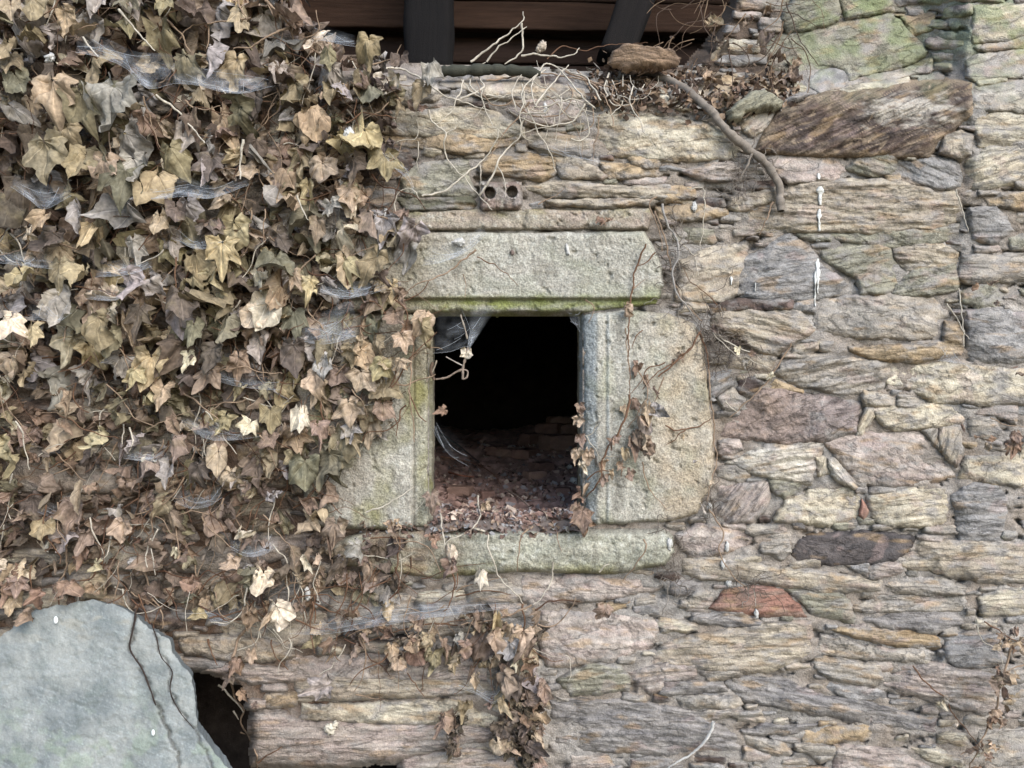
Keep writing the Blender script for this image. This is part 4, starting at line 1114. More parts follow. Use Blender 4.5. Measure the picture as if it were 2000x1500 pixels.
while cnt < 760 and tries < 20000:
    tries += 1
    x = lr.uniform(-260, 830); y = lr.uniform(-150, 1240)
    if poly_sd(np.array([x]), np.array([y]), IVY)[0] < 4: continue
    dens = 1 - 0.5 * float(sstep(x, 520, 760)) - 0.15 * float(sstep(y, 900, 1150))
    if 430 < x < 640 and 760 < y < 870: dens *= 0.35
    if x > 640 and 900 < y < 1030: dens *= 0.2
    if y > 1080 and x < 250: dens *= 0.4
    if x < 90 and 270 < y < 430: dens *= 0.25
    if lr.random() > dens: continue
    s = lr.uniform(34, 78) * (1.12 - 0.42 * float(sstep(y, 650, 1100))) * (1 - 0.2 * float(sstep(x, 450, 750)))
    o = lr.uniform(0.012, 0.055) + 0.05 * lr.random() * (1 - float(sstep(x, 150, 700)))
    lowf = float(sstep(y, 600, 1050))
    tn = tone(lr.choice(list('ytcogdbrwk'), p=np.array([.08, .18, .08, .15, .08, .10, .14, .01, .17, .01]) * (1 - lowf) + np.array([.04, .16, .06, .08, .03, .15, .30, .08, .10, .0]) * lowf), lr)
    leaf(fol, P(x, y, -o), s * 0.001, lr.normal(0, 34), tn, 1.4 + 0.5 * lowf, lr)
    cnt += 1
cnt = 0
while cnt < 820:      # withered leaves lying close to the stones
    x = lr.uniform(-260, 830); y = lr.uniform(-150, 1250)
    if poly_sd(np.array([x]), np.array([y]), IVY)[0] < 4: continue
    if x > 640 and 860 < y < 1030 and lr.random() < .85: continue
    if 430 < x < 640 and 760 < y < 870 and lr.random() < .6: continue
    if y > 1100 and x < 280 and lr.random() < .6: continue
    leaf(fol, P(x, y, -lr.uniform(0.008, 0.03)), lr.uniform(26, 58) * 0.001, lr.normal(0, 60), tone(lr.choice(list('bdrtow'), p=[.3, .24, .12, .16, .1, .08]), lr), 1.5, lr, lr.normal(0, 22), lr.normal(0, 25))
    cnt += 1
fol.build("foliage", M_LEAF, ivy)

# visible stems of the ivy, each its own part
STEM_IVY = {1: """660,50 760,170 860,280|3.6|p|.1
460,210 550,320|3.4|p|.1
870,530 990,620 1080,720 1140,800|4|p|.07
1360,780 1340,900 1345,1000|4|p|.07
1480,0 1600,120 1740,270|5|t|.04
1660,-20 1700,100 1740,190|3|b|.03
930,110 1010,190 1060,290|3.4|t|.06
1400,100 1250,120 1060,150 1000,220|3|t|.06
1740,130 1620,150 1500,200 1400,260 1300,270|4.4|t|.05
1560,0 1530,90 1560,200|2.6|b|.03
800,540 830,640 870,760 890,830|2.4|t|.06
1030,560 1080,600 1160,610 1230,590|3|t|.06
1660,1090 1690,1180 1720,1230|3|p|.06
1330,0 1350,60 1380,110|3|t|.05
880,130 900,220 890,280|2.4|b|.06
610,740 615,840 620,900|2.4|t|.07
1480,1170 1470,1270 1475,1350|2.4|t|.05
1160,140 1165,220 1150,270|2.6|t|.05""",
4: """980,150 980,280 990,370|2.6|b|.06
1590,640 1620,560 1700,520|2|b|.04
1210,790 1350,760 1450,790 1580,800|2.8|t|.05
1000,880 1100,960 1220,1060|3.2|t|.04
1230,800 1050,900|2|b|.04
1450,1140 1510,1240 1550,1350|2.4|t|.04
720,1100 740,1170 710,1250|3|p|.04
690,1080 680,1200|2.4|p|.04
1470,0 1480,70|2|b|.05
1560,850 1700,860|2|b|.04
390,460 370,560 350,620|3|t|.06""",
5: """20,740 60,830 110,950 120,1060|2.2|t|.03
250,800 310,880 340,960|2|t|.03
600,480 590,560 580,700 570,850 590,960 600,1100|3|t|.025
940,20 860,90 760,160 620,210 540,270 460,350|3|t|.02
380,0 220,60|1.8|t|.03
330,1490 450,1440 590,1350|3|p|.02
330,300 400,330 440,390|2|b|.03
870,160 885,220 880,290|1.8|t|.015
950,60 1040,110 1120,160 1175,220|2|b|.012""",
7: """320,140 360,220 370,330 370,390 300,500|4|t|.035
980,140 990,250 1000,300|3|t|.04
1370,380 1350,520 1390,600|2.8|t|.03
1600,480 1610,560 1600,620|2.2|p|.03
800,400 830,480 840,540 900,620 910,720|3|t|.02
20,140 10,220 0,290|2.6|p|.03
830,80 850,170 800,240|2.4|t|.04
1270,130 1370,60 1400,0|2.6|t|.04
1090,370 1100,430 1140,330|2.4|t|.03
610,400 600,470 580,530|5|t|.02
1180,470 1290,370|2.4|t|.03
640,490 720,510|2.4|p|.02
730,520 800,560 880,600|2|t|.02"""}
for reg, txt in STEM_IVY.items():
    stem_set(ivy, reg, txt, 300 + reg * 40, off_add=0.035 if reg in (1, 4) else 0.012)
# hair roots and twiglets
hair = MB(); hr = np.random.default_rng(5)
IVYH = parse("-200,-150 600,-150 650,80 760,120 800,450 800,640 800,1020 830,1080 1050,1180 1050,1300 700,1290 480,1240 300,1180 130,1160 -200,1220")
for k in range(1200):
    x = hr.uniform(-150, 1050); y = hr.uniform(-140, 1280)
    if poly_sd(np.array([x]), np.array([y]), IVYH)[0] < 0: continue
    if x > 820 and y < 1080: continue
    if x > 640 and y > 860 and y < 1030 and hr.random() < .8: continue
    n = hr.integers(5, 11); a = math.radians(hr.normal(90, 32)) * hr.choice([1, 1, 1, -0.2])
    pts = [(x, y)]
    for i in range(n):
        a += hr.normal(0, 0.28); stp = hr.uniform(8, 17)
        pts.append((pts[-1][0] + math.cos(a) * stp, pts[-1][1] + math.sin(a) * stp))
    q = catmull(pts, 6); m_ = len(q)
    dp = -(hr.uniform(0.015, 0.06) + 0.07 * hr.random() * (1 - float(sstep(x, 100, 600)))) + 0.008 * fbm(np.arange(m_) * .2, np.zeros(m_), 2, k)
    c = hr.choice(4, p=[.15, .3, .4, .15])
    tube(hair, PA(q[:, 0], q[:, 1], dp), hr.uniform(0.6, 1.9) * 0.001 * (1 - 0.5 * np.linspace(0, 1, m_)), lin((PALE, TANS, BRN, (92, 66, 50))[c], KA), 4, k)
tag(hair.build("root_hair", M_STEM, ivy), kind="stuff")

def vine(name, label, cat, loc, region_stems, leaves, seed, group=None, rnd=None):
    t = thing(name, label, cat, loc, group)
    for reg, txt in region_stems:
        stem_set(t, reg, txt, seed + reg)
    r = np.random.default_rng(seed)
    f = MB()
    for q in leaves(r):
        leaf(f, q[0], q[1], q[2], q[3], q[4], r, q[5], q[6])
    f.build("foliage", M_LEAF, t)
    return t

def low_leaves(r):
    out = list(LOW)
    n = 0
    while n < 95:
        x = r.uniform(600, 1070); y = r.uniform(1180, 1490)
        if poly_sd(np.array([x]), np.array([y]), IVYLOW)[0] < 0: continue
        n += 1
        out.append((P(x, y, -r.uniform(0.02, 0.055)), r.uniform(22, 46) * .001, r.normal(0, 45), tone(r.choice(list('tbdrwo'), p=[.2, .3, .22, .12, .1, .06]), r), 1.7, r.normal(10, 30), r.normal(0, 35)))
    for n in range(16):
        out.append((P(r.uniform(862, 900), r.uniform(1395, 1470), -r.uniform(0.03, 0.05)), r.uniform(22, 36) * .001, r.normal(0, 50), tone(r.choice(list('dbk')), r), 2.0, r.normal(10, 30), r.normal(0, 35)))
    for n in range(40):
        out.append((P(r.uniform(985, 1055), r.uniform(1330, 1490), -r.uniform(0.02, 0.05)), r.uniform(22, 40) * .001, r.normal(0, 50), tone(r.choice(list('dbk')), r), 2.0, r.normal(10, 30), r.normal(0, 35)))
    return out
vine("ivy_strand", "hanging strand of crumpled brown ivy leaves on the wall below the sill", "ivy", P(1010, 1200, 0),
     [(8, """955,-20 960,100 930,160 860,200 780,235 760,260|2.6|p|.05
930,160 1000,185 1010,260 1050,380 1090,460 1160,520 1200,580|3|p|.03
1260,150 1200,200 1180,290 1170,400|2.6|t|.02
1400,150 1395,220 1420,290|2|t|.02
1370,350 1360,460 1300,560 1260,590|2.8|p|.025
1880,220 1885,290 1820,380 1760,460|2.6|t|.02
1630,410 1650,380 1690,360|2.4|p|.015
740,80 755,180 770,260|3|p|.05
1250,590 1120,650 1000,680 860,700|3.4|t|.04
1200,580 1210,700 1190,850 1150,1000 1120,1200 1100,1420|3.2|b|.03
860,700 640,700 440,760 240,830|2.6|b|.03
490,830 510,950 505,1070|2.2|t|.02
560,970 600,1030 650,1100|2|b|.02
700,660 740,760 790,830|1.8|t|.03
270,1090 380,1110 420,1100|1.8|t|.015
790,1220 860,1160|2|b|.02
1440,870 1470,900 1460,1010|1.6|p|.015
1010,700 1090,790 1080,900|2.6|b|.035""")], low_leaves, 900)

mb = MB()
def low_stem_leaves(r):
    return [(P(x, y, -.03), s * .001, a, tone(c, r), 1.4, 10, 0) for x, y, s, a, c in ((462, 1290, 30, 20, 'r'), (448, 1318, 30, -20, 'd'), (470, 1350, 26, 40, 'r'), (500, 1378, 20, -60, 'b'))]
vine("forked_vine", "pale forked vine stem climbing beside the dark gap at the slab", "vine", P(500, 1500, 0),
     [(7, """1390,700 1330,780 1300,880 1280,990 1310,1100 1360,1180 1340,1240 1390,1330 1430,1430 1435,1560|4.6|t|.02
1215,1035 1300,1110 1360,1190|4|p|.025
1300,1180 1330,1230|3|p|.02
1340,1300 1370,1310|2.4|t|.02
1160,780 1190,880 1215,925|3|b|.012
1440,1470 1520,1410 1580,1385|2.6|b|.015""")], low_stem_leaves, 930)

def jamb_leaves(r):
    out = []
    for x, y, s, a, c in ((1247, 712, 30, 10, 'r'), (1222, 600, 34, -10, 't'), (1230, 592, 24, 0, 't'), (1275, 760, 26, 30, 'b'), (1262, 735, 30, 10, 'b'), (1222, 790, 30, -20, 't'), (1240, 780, 34, 10, 'b'), (1265, 790, 44, -15, 't'), (1280, 800, 36, 40, 'w'), (1250, 815, 36, 20, 't'),
                          (1262, 830, 34, -10, 'w'), (1240, 845, 40, 0, 'b'), (1255, 855, 46, -10, 't'), (1238, 866, 44, 10, 'r'), (1262, 870, 34, 30, 'b'), (1205, 850, 26, -10, 'b'), (1195, 860, 22, 20, 'r'), (1220, 880, 26, 0, 't'), (1180, 900, 26, -30, 't'), (1165, 895, 28, 20, 'w'), (1212, 905, 26, 20, 'b'), (1150, 880, 30, 0, 't'),
                          (1132, 790, 22, 0, 'b'), (1130, 815, 26, 10, 't'), (1134, 850, 26, -10, 'b'), (1128, 880, 30, -20, 't'), (1136, 905, 26, 20, 'c'), (1180, 930, 22, 0, 'b'), (1130, 955, 30, 10, 'r'), (1150, 950, 30, -20, 't'), (1128, 985, 26, 0, 'b'), (1195, 920, 20, 10, 't'), (1232, 920, 24, -20, 'b')):
        out.append((P(x, y, -r.uniform(0.025, 0.05)), s * .001, a + r.normal(0, 12), tone(c, r), 1.5, r.normal(8, 20), r.normal(0, 30)))
    return out
vine("climbing_vine", "thin brown vine with small curled leaves climbing the right granite jamb", "vine", P(1160, 980, 0),
     [(5, """1890,-10 1850,80 1820,200 1800,380 1790,560 1800,700 1800,830|3|b|.015
1940,40 1900,90 1840,110|2.4|b|.015
1820,240 1880,190|1.8|t|.012
1775,460 1790,620 1800,700|2|t|.015
1800,830 1780,950 1720,1070 1650,1180 1640,1290 1560,1400|4|b|.02
1990,730 1960,810 1940,880|2.6|t|.015
1870,470 1830,520 1810,570|2|b|.012
1870,1210 1890,1310 1940,1400 2010,1470|2.4|t|.012
2000,650 1900,690 1860,760 1800,830|2|b|.015
1660,1170 1760,1180 1830,1190|2|p|.015
1550,300 1600,350 1570,430|2|t|.012
1560,1060 1620,1160 1650,1200|2|p|.02
1620,1000 1590,1050 1540,1060|1.8|p|.02
1560,1310 1620,1260 1700,1260|2.4|b|.02""")], jamb_leaves, 950)

def edge_leaves(r):
    out = []
    for k in range(34):
        t = r.random()
        x = np.interp(t, [0, .25, .5, .75, 1], [1990, 1970, 1962, 1930, 1905]) + r.normal(0, 18); y = 1210 + 310 * t + r.normal(0, 10)
        out.append((P(x, y, -r.uniform(0.05, 0.09)), r.uniform(15, 31) * .001, r.normal(0, 45), tone(r.choice(list('brtt')), r), 1.4, r.normal(8, 28), r.normal(0, 35)))
    return out
vine("ivy_sprig", "sprig of small rusty brown ivy leaves at the far right bottom of the wall", "ivy", P(1920, 1500, 0),
     [(9, """2010,770 1930,840 1900,930 1860,1050 1850,1150 1790,1290 1740,1400 1690,1520|4|t|.045
2060,900 1960,940 1900,960|3|t|.045
1730,660 1760,780 1860,850 1890,960|2|p|.03
1780,680 1900,760 2000,820|2.4|b|.04""")], edge_leaves, 970)
def none(r): return [(P(1700, 1400, -.03), .016, 0, tone('w', r), 1.5, 0, 0), (P(1838, 1372, -.03), .02, 30, tone('c', r), 1.5, 0, 0), (P(1870, 1415, -.03), .018, -30, tone('c', r), 1.5, 0, 0), (P(1845, 1365, -.03), .014, 50, tone('w', r), 1.4, 0, 0)]
vine("bare_vine", "thin dark trailing vine running diagonally over the pale stone at lower right", "vine", P(1810, 1330, 0), [(9, "1380,930 1450,1020 1560,1110 1600,1190 1680,1290 1740,1360 1800,1440|2.4|b|.012")], none, 975)
def side_leaves(r):
    return [(P(x, y, -.05), s * .001, r.normal(0, 40), tone(c, r), 1.4, r.normal(8, 25), r.normal(0, 30)) for x, y, s, c in ((1985, 865, 34, 'r'), (1970, 870, 22, 'r'), (1942, 858, 18, 'r'), (1905, 850, 14, 'r'), (1930, 868, 16, 't'), (1990, 730, 18, 'b'), (1985, 715, 14, 'r'), (1910, 555, 16, 'r'), (1935, 552, 18, 'r'), (1945, 590, 14, 'b'), (1880, 830, 16, 'r'), (1985, 845, 24, 'b'))]
vine("vine_sprig", "few scattered tiny orange brown leaves on a thread at the right edge of the wall", "vine", P(1960, 860, 0), [(6, "1810,960 1900,1000 2000,1010 2080,1030|1.6|t|.03"), (6, "1890,755 1950,775 2020,800|2|p|.03")], side_leaves, 980)
def rj_leaves(r):
    return [(P(x, y, -.035), s * .001, a, tone(c, r), 1.5, 8, 10) for x, y, s, a, c in ((1330, 690, 20, 10, 'b'), (1312, 705, 16, 0, 'r'), (1505, 730, 20, 20, 'c'), (1455, 705, 18, 0, 'w'), (1440, 680, 18, 0, 'c'), (1390, 640, 22, 30, 'd'), (1392, 775, 16, 0, 'w'), (1388, 940, 18, 0, 'c'), (1372, 985, 22, 10, 'w'), (1465, 690, 16, 40, 'r'), (1358, 900, 12, 0, 'w'), (1335, 850, 12, 0, 't'))]
vine("climbing_vine", "thin vine threading down the joint between the granite jamb and the schist stones", "vine", P(1390, 980, 0),
     [(6, """-60,-190 -10,-60 20,60 40,180 100,310 200,420|3|t|.02
260,480 350,540 440,580 530,630|2.8|p|.02
700,545 620,680 540,790 430,890 360,960|3|t|.02
240,690 250,850 270,980 270,1100 290,1190 250,1330 230,1420|3|t|.02
-40,730 60,650 140,560 200,470|2.6|b|.015
0,1000 60,1030 110,1025 200,1000 260,960|2.4|b|.012
110,1030 40,1090 0,1110|2|b|.012
-20,-230 10,-120 60,-40 70,60 40,150 60,260 150,380 190,480|4|g|.03
190,480 150,560 60,640 -60,720 -130,800|2.6|b|.018
190,480 230,600 240,690|3|b|.02
-150,700 -100,820 -150,930 -210,1010|2.4|t|.015
60,-40 160,60 180,160|1.8|p|.015
260,480 380,600 480,640 600,690|1.8|p|.02
330,870 400,930|2.4|p|.02
290,330 210,250 130,190 100,120|1.8|b|.012"""),
      (3, """220,1060 215,1200 195,1400|2|p|.012
600,1130 560,1230 520,1310|3|t|.02
-50,1100 -90,1130 -70,1200 -30,1300 -20,1400|2.6|t|.02
120,1050 210,1050 220,1090|2|p|.02"""),
      (9, """240,60 320,180 300,290 350,390 400,460 460,490|3|t|.02
490,500 500,560 505,600|1.2|p|.02""")], rj_leaves, 985)
vine("bare_vine", "two thin bare stems hanging by the orange patched stone at the right", "vine", P(1880, 600, 0), [(6, """1635,240 1655,400 1670,560|2.4|p|.015
1570,320 1620,400 1660,470 1690,520|2.4|p|.015"""), (3, "1620,1060 1650,1150 1690,1290|2.4|p|.015")], lambda r: [(P(1884, 610, -.02), .012, 0, tone('w', r), 1.4, 0, 0)], 990)
def tuft(mb, spots, seed, cols, off=(0.008, 0.03), rad=(.4, .9), spread=1.4, follow=True):
    r = np.random.default_rng(seed)
    for (x, y, rx, ry, n_) in spots:
        d0 = surf_y(x, y) if follow else 0.0
        for k in range(n_):
            p = [(x + r.normal(0, rx), y + r.normal(0, ry))]; a = r.uniform(0, 6.28)
            for i in range(r.integers(4, 9)):
                a += r.normal(0, .7); p.append((p[-1][0] + math.cos(a) * r.uniform(4, 9) * spread, p[-1][1] + math.sin(a) * r.uniform(4, 9) * spread))
            q = catmull(p, 4); n = len(q)
            yy = d0 - r.uniform(*off) + 0.006 * fbm(np.arange(n) * .2, np.zeros(n), 2, k)
            tube(mb, PA(q[:, 0], q[:, 1], yy), r.uniform(*rad) * .001, lin(cols[r.integers(len(cols))], KA), 3, k)
cv = [o for o in bpy.data.objects if o.get("label", "").startswith("thin vine threading")][0]
mb = MB(); tuft(mb, [(1375, 620, 12, 22, 26), (1390, 660, 16, 18, 34), (1410, 700, 24, 16, 34), (1430, 690, 20, 10, 20), (1318, 500, 6, 40, 30), (1312, 560, 6, 30, 22), (1318, 1075, 5, 26, 26), (1316, 1120, 4, 26, 16), (1395, 985, 10, 18, 22), (1470, 1148, 20, 6, 18), (1455, 355, 14, 22, 26), (1470, 325, 8, 14, 14)], 12, [(110, 100, 90), (92, 80, 70), (140, 130, 118)])
tag(mb.build("root_hair", M_STEM, cv), kind="stuff")
rt = thing("root_tangle", "tangle of thin brown roots trailing over the ledge beneath the roof at top right", "roots", P(1400, 60, 0.05))
mb = MB(); r_ = np.random.default_rng(31)
for k in range(46):
    x = r_.uniform(1290, 1560); y = r_.uniform(-40, 130); p = [(x, y)]; a = r_.choice([1.57, 2.6, 0.4, 2.2]) + r_.normal(0, .35)
    for i in range(r_.integers(5, 11)):
        a += r_.normal(0, .28); p.append((p[-1][0] + math.cos(a) * 14, p[-1][1] + math.sin(a) * 14))
    q = catmull(p, 5); n = len(q)
    yy = np.minimum(base(q[:, 0], q[:, 1]), 0.13) - 0.015 - r_.uniform(0, .05) + .01 * fbm(np.arange(n) * .1, np.zeros(n), 2, k)
    tube(mb, PA(q[:, 0], q[:, 1], yy), r_.uniform(.6, 1.7) * .001 * (1 - .5 * np.linspace(0, 1, n)), lin(((108, 88, 70), (130, 108, 86), (90, 74, 62))[r_.integers(3)], KA), 4, k)
mb.build("root", M_STEM, rt)
mb = MB()
for k in range(26):
    x = r_.uniform(1300, 1560); y = r_.uniform(20, 190)
    leaf(mb, P(x, y, float(base(x, y)) - r_.uniform(.02, .05)), r_.uniform(18, 40) * .001, r_.normal(0, 50), tone(r_.choice(list('rbdt')), r_), 1.6, r_)
mb.build("foliage", M_LEAF, rt)
tw = MB(); stem_px(tw, Z(9, parse("265,1245 230,1340 130,1430 10,1500")), 3.4, (196, 192, 184), 0.02, 61)
tag(tw.build("twig", M_STEM), "pale bare twig resting on the stones at the bottom edge", "twig")

# ------------------------------------------------------------------ slate slab
SL = parse("-140,1330 0,1246 45,1203 80,1187 130,1180 180,1171 225,1181 262,1200 292,1228 330,1250 345,1290 374,1320 382,1370 385,1420 412,1462 446,1502 500,1590 560,1760 -140,1760")
sx = np.arange(-160, 590, 3.0); sy = np.arange(1150, 1790, 3.0)
X, Y = np.meshgrid(sx, sy)
wx = X + 3 * fbm(X / 20, Y / 20, 3, 301); wy = Y + 3 * fbm(X / 20, Y / 20, 3, 302)
sd = poly_sd(wx, wy, SL)
def slab_y(x, y):
    return -0.085 - 0.00022 * (y - 1180)
CR1 = np.array(Z(7, parse("760,640 740,740 725,840 790,940 830,1040 880,1160 930,1290 990,1420 1010,1560 1030,1800")))
CR2 = np.array(Z(7, parse("850,700 890,850 960,960 950,1070 1000,1180 1090,1290 1150,1420 1210,1560 1260,1760")))
def line_d(X, Y, pts):
    d = np.full(X.shape, 1e9)
    for a, b in zip(pts[:-1], pts[1:]):
        e = b - a; t = np.clip(((X - a[0]) * e[0] + (Y - a[1]) * e[1]) / (e @ e), 0, 1)
        d = np.minimum(d, np.hypot(X - a[0] - t * e[0], Y - a[1] - t * e[1]))
    return d
jx = 5 * fbm(Y / 16, X / 60, 3, 313); c1 = line_d(wx + jx, wy, CR1); c2 = line_d(wx - jx, wy, CR2)
q = fbm(X / 150, Y / 110, 5, 303, .55) * 1.8; fl = np.floor(q); terr = fl + sstep(q - fl, 0.95, 1.0)
hg = 1.6 * terr + 3 * fbm(X / 190, Y / 170, 2, 304) + 0.7 * fbm(X / 9, Y / 9, 4, 305, .65)
right = np.interp(Y, CR1[:, 1], CR1[:, 0])
hg = hg - 4 * sstep(X - right, -1, 4) - 7 * np.exp(-(c1 / 2.6) ** 2) - 5 * np.exp(-(c2 / 2.4) ** 2) - 5 * np.exp(-np.maximum(sd, 0) / 5)
yf = slab_y(X, Y) - hg * 0.001
back = slab_y(X, Y) + 0.045
yfront = yf
gyd, gxd = np.gradient(sd, 3.0)
gl = np.maximum(np.hypot(gxd, gyd), .3)
snap = np.where(sd < 3.2, np.clip(-sd, -3.2, 4.5), 0)
X = X + snap * gxd / gl ** 2; Y = Y + snap * gyd / gl ** 2
keep = sd > -1.6
cl = np.clip(0.5 + 0.9 * fbm(X / 90, Y / 110, 4, 306, 0.6), 0, 1)[..., None]
col = lin((118, 123, 121), KA) * (1 - cl) + lin((146, 148, 142), KA) * cl
bl = np.clip((fbm(X / 34, Y / 30, 4, 311, .6) - 0.25) * 1.6, 0, 0.35)[..., None]
col = col * (1 - bl) + lin((100, 108, 104), KA) * bl
scr = np.clip((fbm((X + Y * .5) / 90, (Y - X * .4) / 3.5, 3, 312) - 0.5) * 3, 0, .3)[..., None]
col = col * (1 - scr) + lin((170, 176, 172), KA) * scr
gm = np.clip(fbm(X / 80, Y / 80, 4, 307, .6) * 1.2 - 0.2, 0, 0.35)[..., None] * sstep(Y, 1300, 1480)[..., None]
col = col * (1 - gm) + lin((138, 152, 126), KA) * gm
pk = np.clip(fbm(X / 60, Y / 30, 3, 308) * 2 - 0.5, 0, 0.5)[..., None] * (1 - sstep(Y, 1180, 1300))[..., None]
col = col * (1 - pk) + lin((164, 158, 142), KA) * pk
spk = (noise(X / 7, Y / 7, 309) > 0.62)[..., None] * 0.10
col = col * (1 - spk) + lin((196, 206, 204), KA) * spk
ck = np.clip(np.exp(-(c1 / 2.4) ** 2) + np.exp(-(c2 / 1.9) ** 2), 0, 0.6)[..., None]
col = col * (1 - ck) + lin((44, 40, 38), KA) * ck
F, used = grid_faces(keep)
slab = thing("slate_slab", "large blue grey slate slab with two long cracks leaning against the lower left wall", "stone slab", P(150, 1600, -0.15))
Vf = PA(X, Y, yfront).reshape(-1, 3)
uvs = np.stack([X, Y], -1).reshape(-1, 2) * 0.001
mb = MB(); mb.add(Vf[used], F, col.reshape(-1, 3)[used], uvs[used])
# back: the same outline 45 mm behind
f_ = (D + slab_y(X, Y)) / D
XB = X + (100 - X) * 0.06; YB = Y + (1500 - Y) * 0.05
Vb = np.stack([(XB - 1000) * .001 * f_, back, CZ + (750 - YB) * .001 * f_], -1).reshape(-1, 3)
mb.add(Vb[used], F[:, ::-1], col.reshape(-1, 3)[used], uvs[used])
# rim: joins front and back edges
e = np.concatenate([F[:, [0, 1]], F[:, [1, 2]], F[:, [2, 3]], F[:, [3, 0]]]); key = np.sort(e, 1)
uq, inv, ct = np.unique(key, axis=0, return_inverse=True, return_counts=True)
be = e[ct[inv.ravel()] == 1]; nf = used.sum()
mb.add(np.concatenate([Vf[used], Vb[used]]), np.stack([be[:, 1], be[:, 0], be[:, 0] + nf, be[:, 1] + nf], -1), np.tile(lin((112, 118, 118), KA), (2 * nf, 1)), np.concatenate([uvs[used]] * 2))
mb.build("slab_body", M_SLATE, slab)
def slab_root(label, pts, r, seed):
    m = MB()
    for k in range(3):
        q = catmull(Z(7, parse(pts)), 4); n = len(q)
        q = q + np.stack([1.6 * fbm(np.arange(n) * .12, np.zeros(n) + k * 3, 2, seed + k), np.zeros(n)], -1)
        tube(m, PA(q[:, 0], q[:, 1], slab_y(q[:, 0], q[:, 1]) - 0.007 - 0.002 * k), r * .001 * (1 - .4 * np.linspace(0, 1, n)), lin((58, 48, 42), KA), 5, seed + k)
    tag(m.build("root", M_STEM), label, "root")
slab_root("dark twisted root hanging over the upper edge into the longer crack of the slab", "755,610 755,660 740,740 725,840 790,940 830,1040 870,1150", 1.6, 71)
slab_root("thin dark root lying in the second crack near the right edge of the slab", "845,690 880,800 900,880 960,960 950,1070 1000,1180 1080,1280", 0.9, 75)
for px, py, rr, w_ in ((109, 1211, 5, 'near the top of the slab'), (299, 1431, 4, 'low on the slab by the long crack')):
    m = MB()
    th = np.linspace(0, np.pi / 2, 5); a = np.linspace(0, 2 * np.pi, 13)[:-1]
    V = np.array([(rr * .001 * math.cos(t) * math.cos(b) * .8, -rr * .0005 * math.sin(t), rr * .0014 * math.cos(t) * math.sin(b)) for t in th for b in a]) + np.array(P(px, py, slab_y(px, py) - 0.004 + (-0.002)))
    i = np.arange(4)[:, None] * 12; j = np.arange(12)[None, :]
    m.add(V, np.stack([i + j, i + (j + 1) % 12, i + 12 + (j + 1) % 12, i + 12 + j], -1).reshape(-1, 4), lin((230, 234, 228), .85))
    tag(m.build("white_spot", M_WHITE), "small white lichen spot " + w_, "lichen")

# ------------------------------------------------------------------ loose things on the wall top and ledge
def rock(name, poly, y, thick, colour, seed, label, cat, ang=0, mat=M_SCHIST, group=None):
    """closed lump: outline at its real distance, domed both sides"""
    p = np.asarray(poly, float); x0, y0 = p.min(0) - 6; x1, y1 = p.max(0) + 6
    s = 2.0
    X, Y = np.meshgrid(np.arange(x0, x1, s), np.arange(y0, y1, s))
    sd = poly_sd(X + 2.5 * fbm(X / 14, Y / 14, 3, seed), Y + 2.5 * fbm(X / 14, Y / 14, 3, seed + 1), p)
    k = sd > -1.5
    e = np.sqrt(np.clip(1 - (1 - np.clip(sd, 0, 9) / 9) ** 2, 0, 1))
    rr_ = np.random.default_rng(seed); pc = p.mean(0); ph_ = np.ptp(p, axis=0); cutr = 0 * X
    for _ in range(6):
        th_ = rr_.uniform(0, 6.28); n0, n1_ = math.cos(th_), math.sin(th_); ex_ = abs(n0) * ph_[0] / 2 + abs(n1_) * ph_[1] / 2
        cutr = np.maximum(cutr, np.maximum(0, (X - pc[0]) * n0 + (Y - pc[1]) * n1_ - ex_ * rr_.uniform(.1, .6)) * rr_.uniform(.2, .7))
    A = math.radians(ang); u = X * math.cos(A) - Y * math.sin(A); v = X * math.sin(A) + Y * math.cos(A)
    h = e * np.maximum(thick * 120, thick * 420 - cutr) * (1 + 0.08 * fbm(X / 30, Y / 24, 4, seed + 2)) + 1.6 * e * fbm(u / 30, v / 5, 3, seed + 3)
    F, used = grid_faces(k)
    c1, c2 = PAL[colour] if isinstance(colour, str) else colour
    t = np.clip(.5 + fbm(u / 50, v / 14, 4, seed + 4), 0, 1)[..., None]
    col = (lin(c1, KA) * (1 - t) + lin(c2, KA) * t) * (1 + .35 * fbm(u / 40, v / 6, 4, seed + 5))[..., None]
    f_ = (D + y) / D
    def pos(yy): return np.stack([(X - 1000) * .001 * f_, yy, CZ + (750 - Y) * .001 * f_], -1).reshape(-1, 3)[used]
    m = MB(); uv = np.stack([u, v], -1).reshape(-1, 2)[used] * .001; cc = col.reshape(-1, 3)[used]
    m.add(pos(y - h * .001), F, cc, uv); m.add(pos(y + h * .001), F[:, ::-1], cc, uv)
    return tag(m.build(name, mat), label, cat, group)
rock("loose_stone", Z(3, parse("330,630 470,512 540,505 660,570 640,612 440,645 400,690 345,680")), -0.02, 0.06, 'green', 501, "greenish wedge shaped loose stone resting on the ledge above the dark brown stone", "stone", 30)
rock("loose_stone", Z(2, parse("1680,360 1700,290 1780,255 1900,275 2030,290 2090,330 2060,385 1900,400 1760,405")), 0.05, 0.07, ((146, 122, 98), (122, 102, 84)), 502, "flat brown stone lying on the wall top near the slanting rafter", "stone", -8)
rock("loose_stone", Z(3, parse("650,560 760,520 850,520 790,545 720,580 660,590")), -0.005, 0.03, 'slatey', 503, "small dark grey flake lying against the dark brown stone", "stone", 10)
lg = MB()
n = 46; t = np.linspace(0, 1, n)
q = catmull([(848, 139), (900, 138), (960, 136), (1010, 138), (1056, 144)], 5)
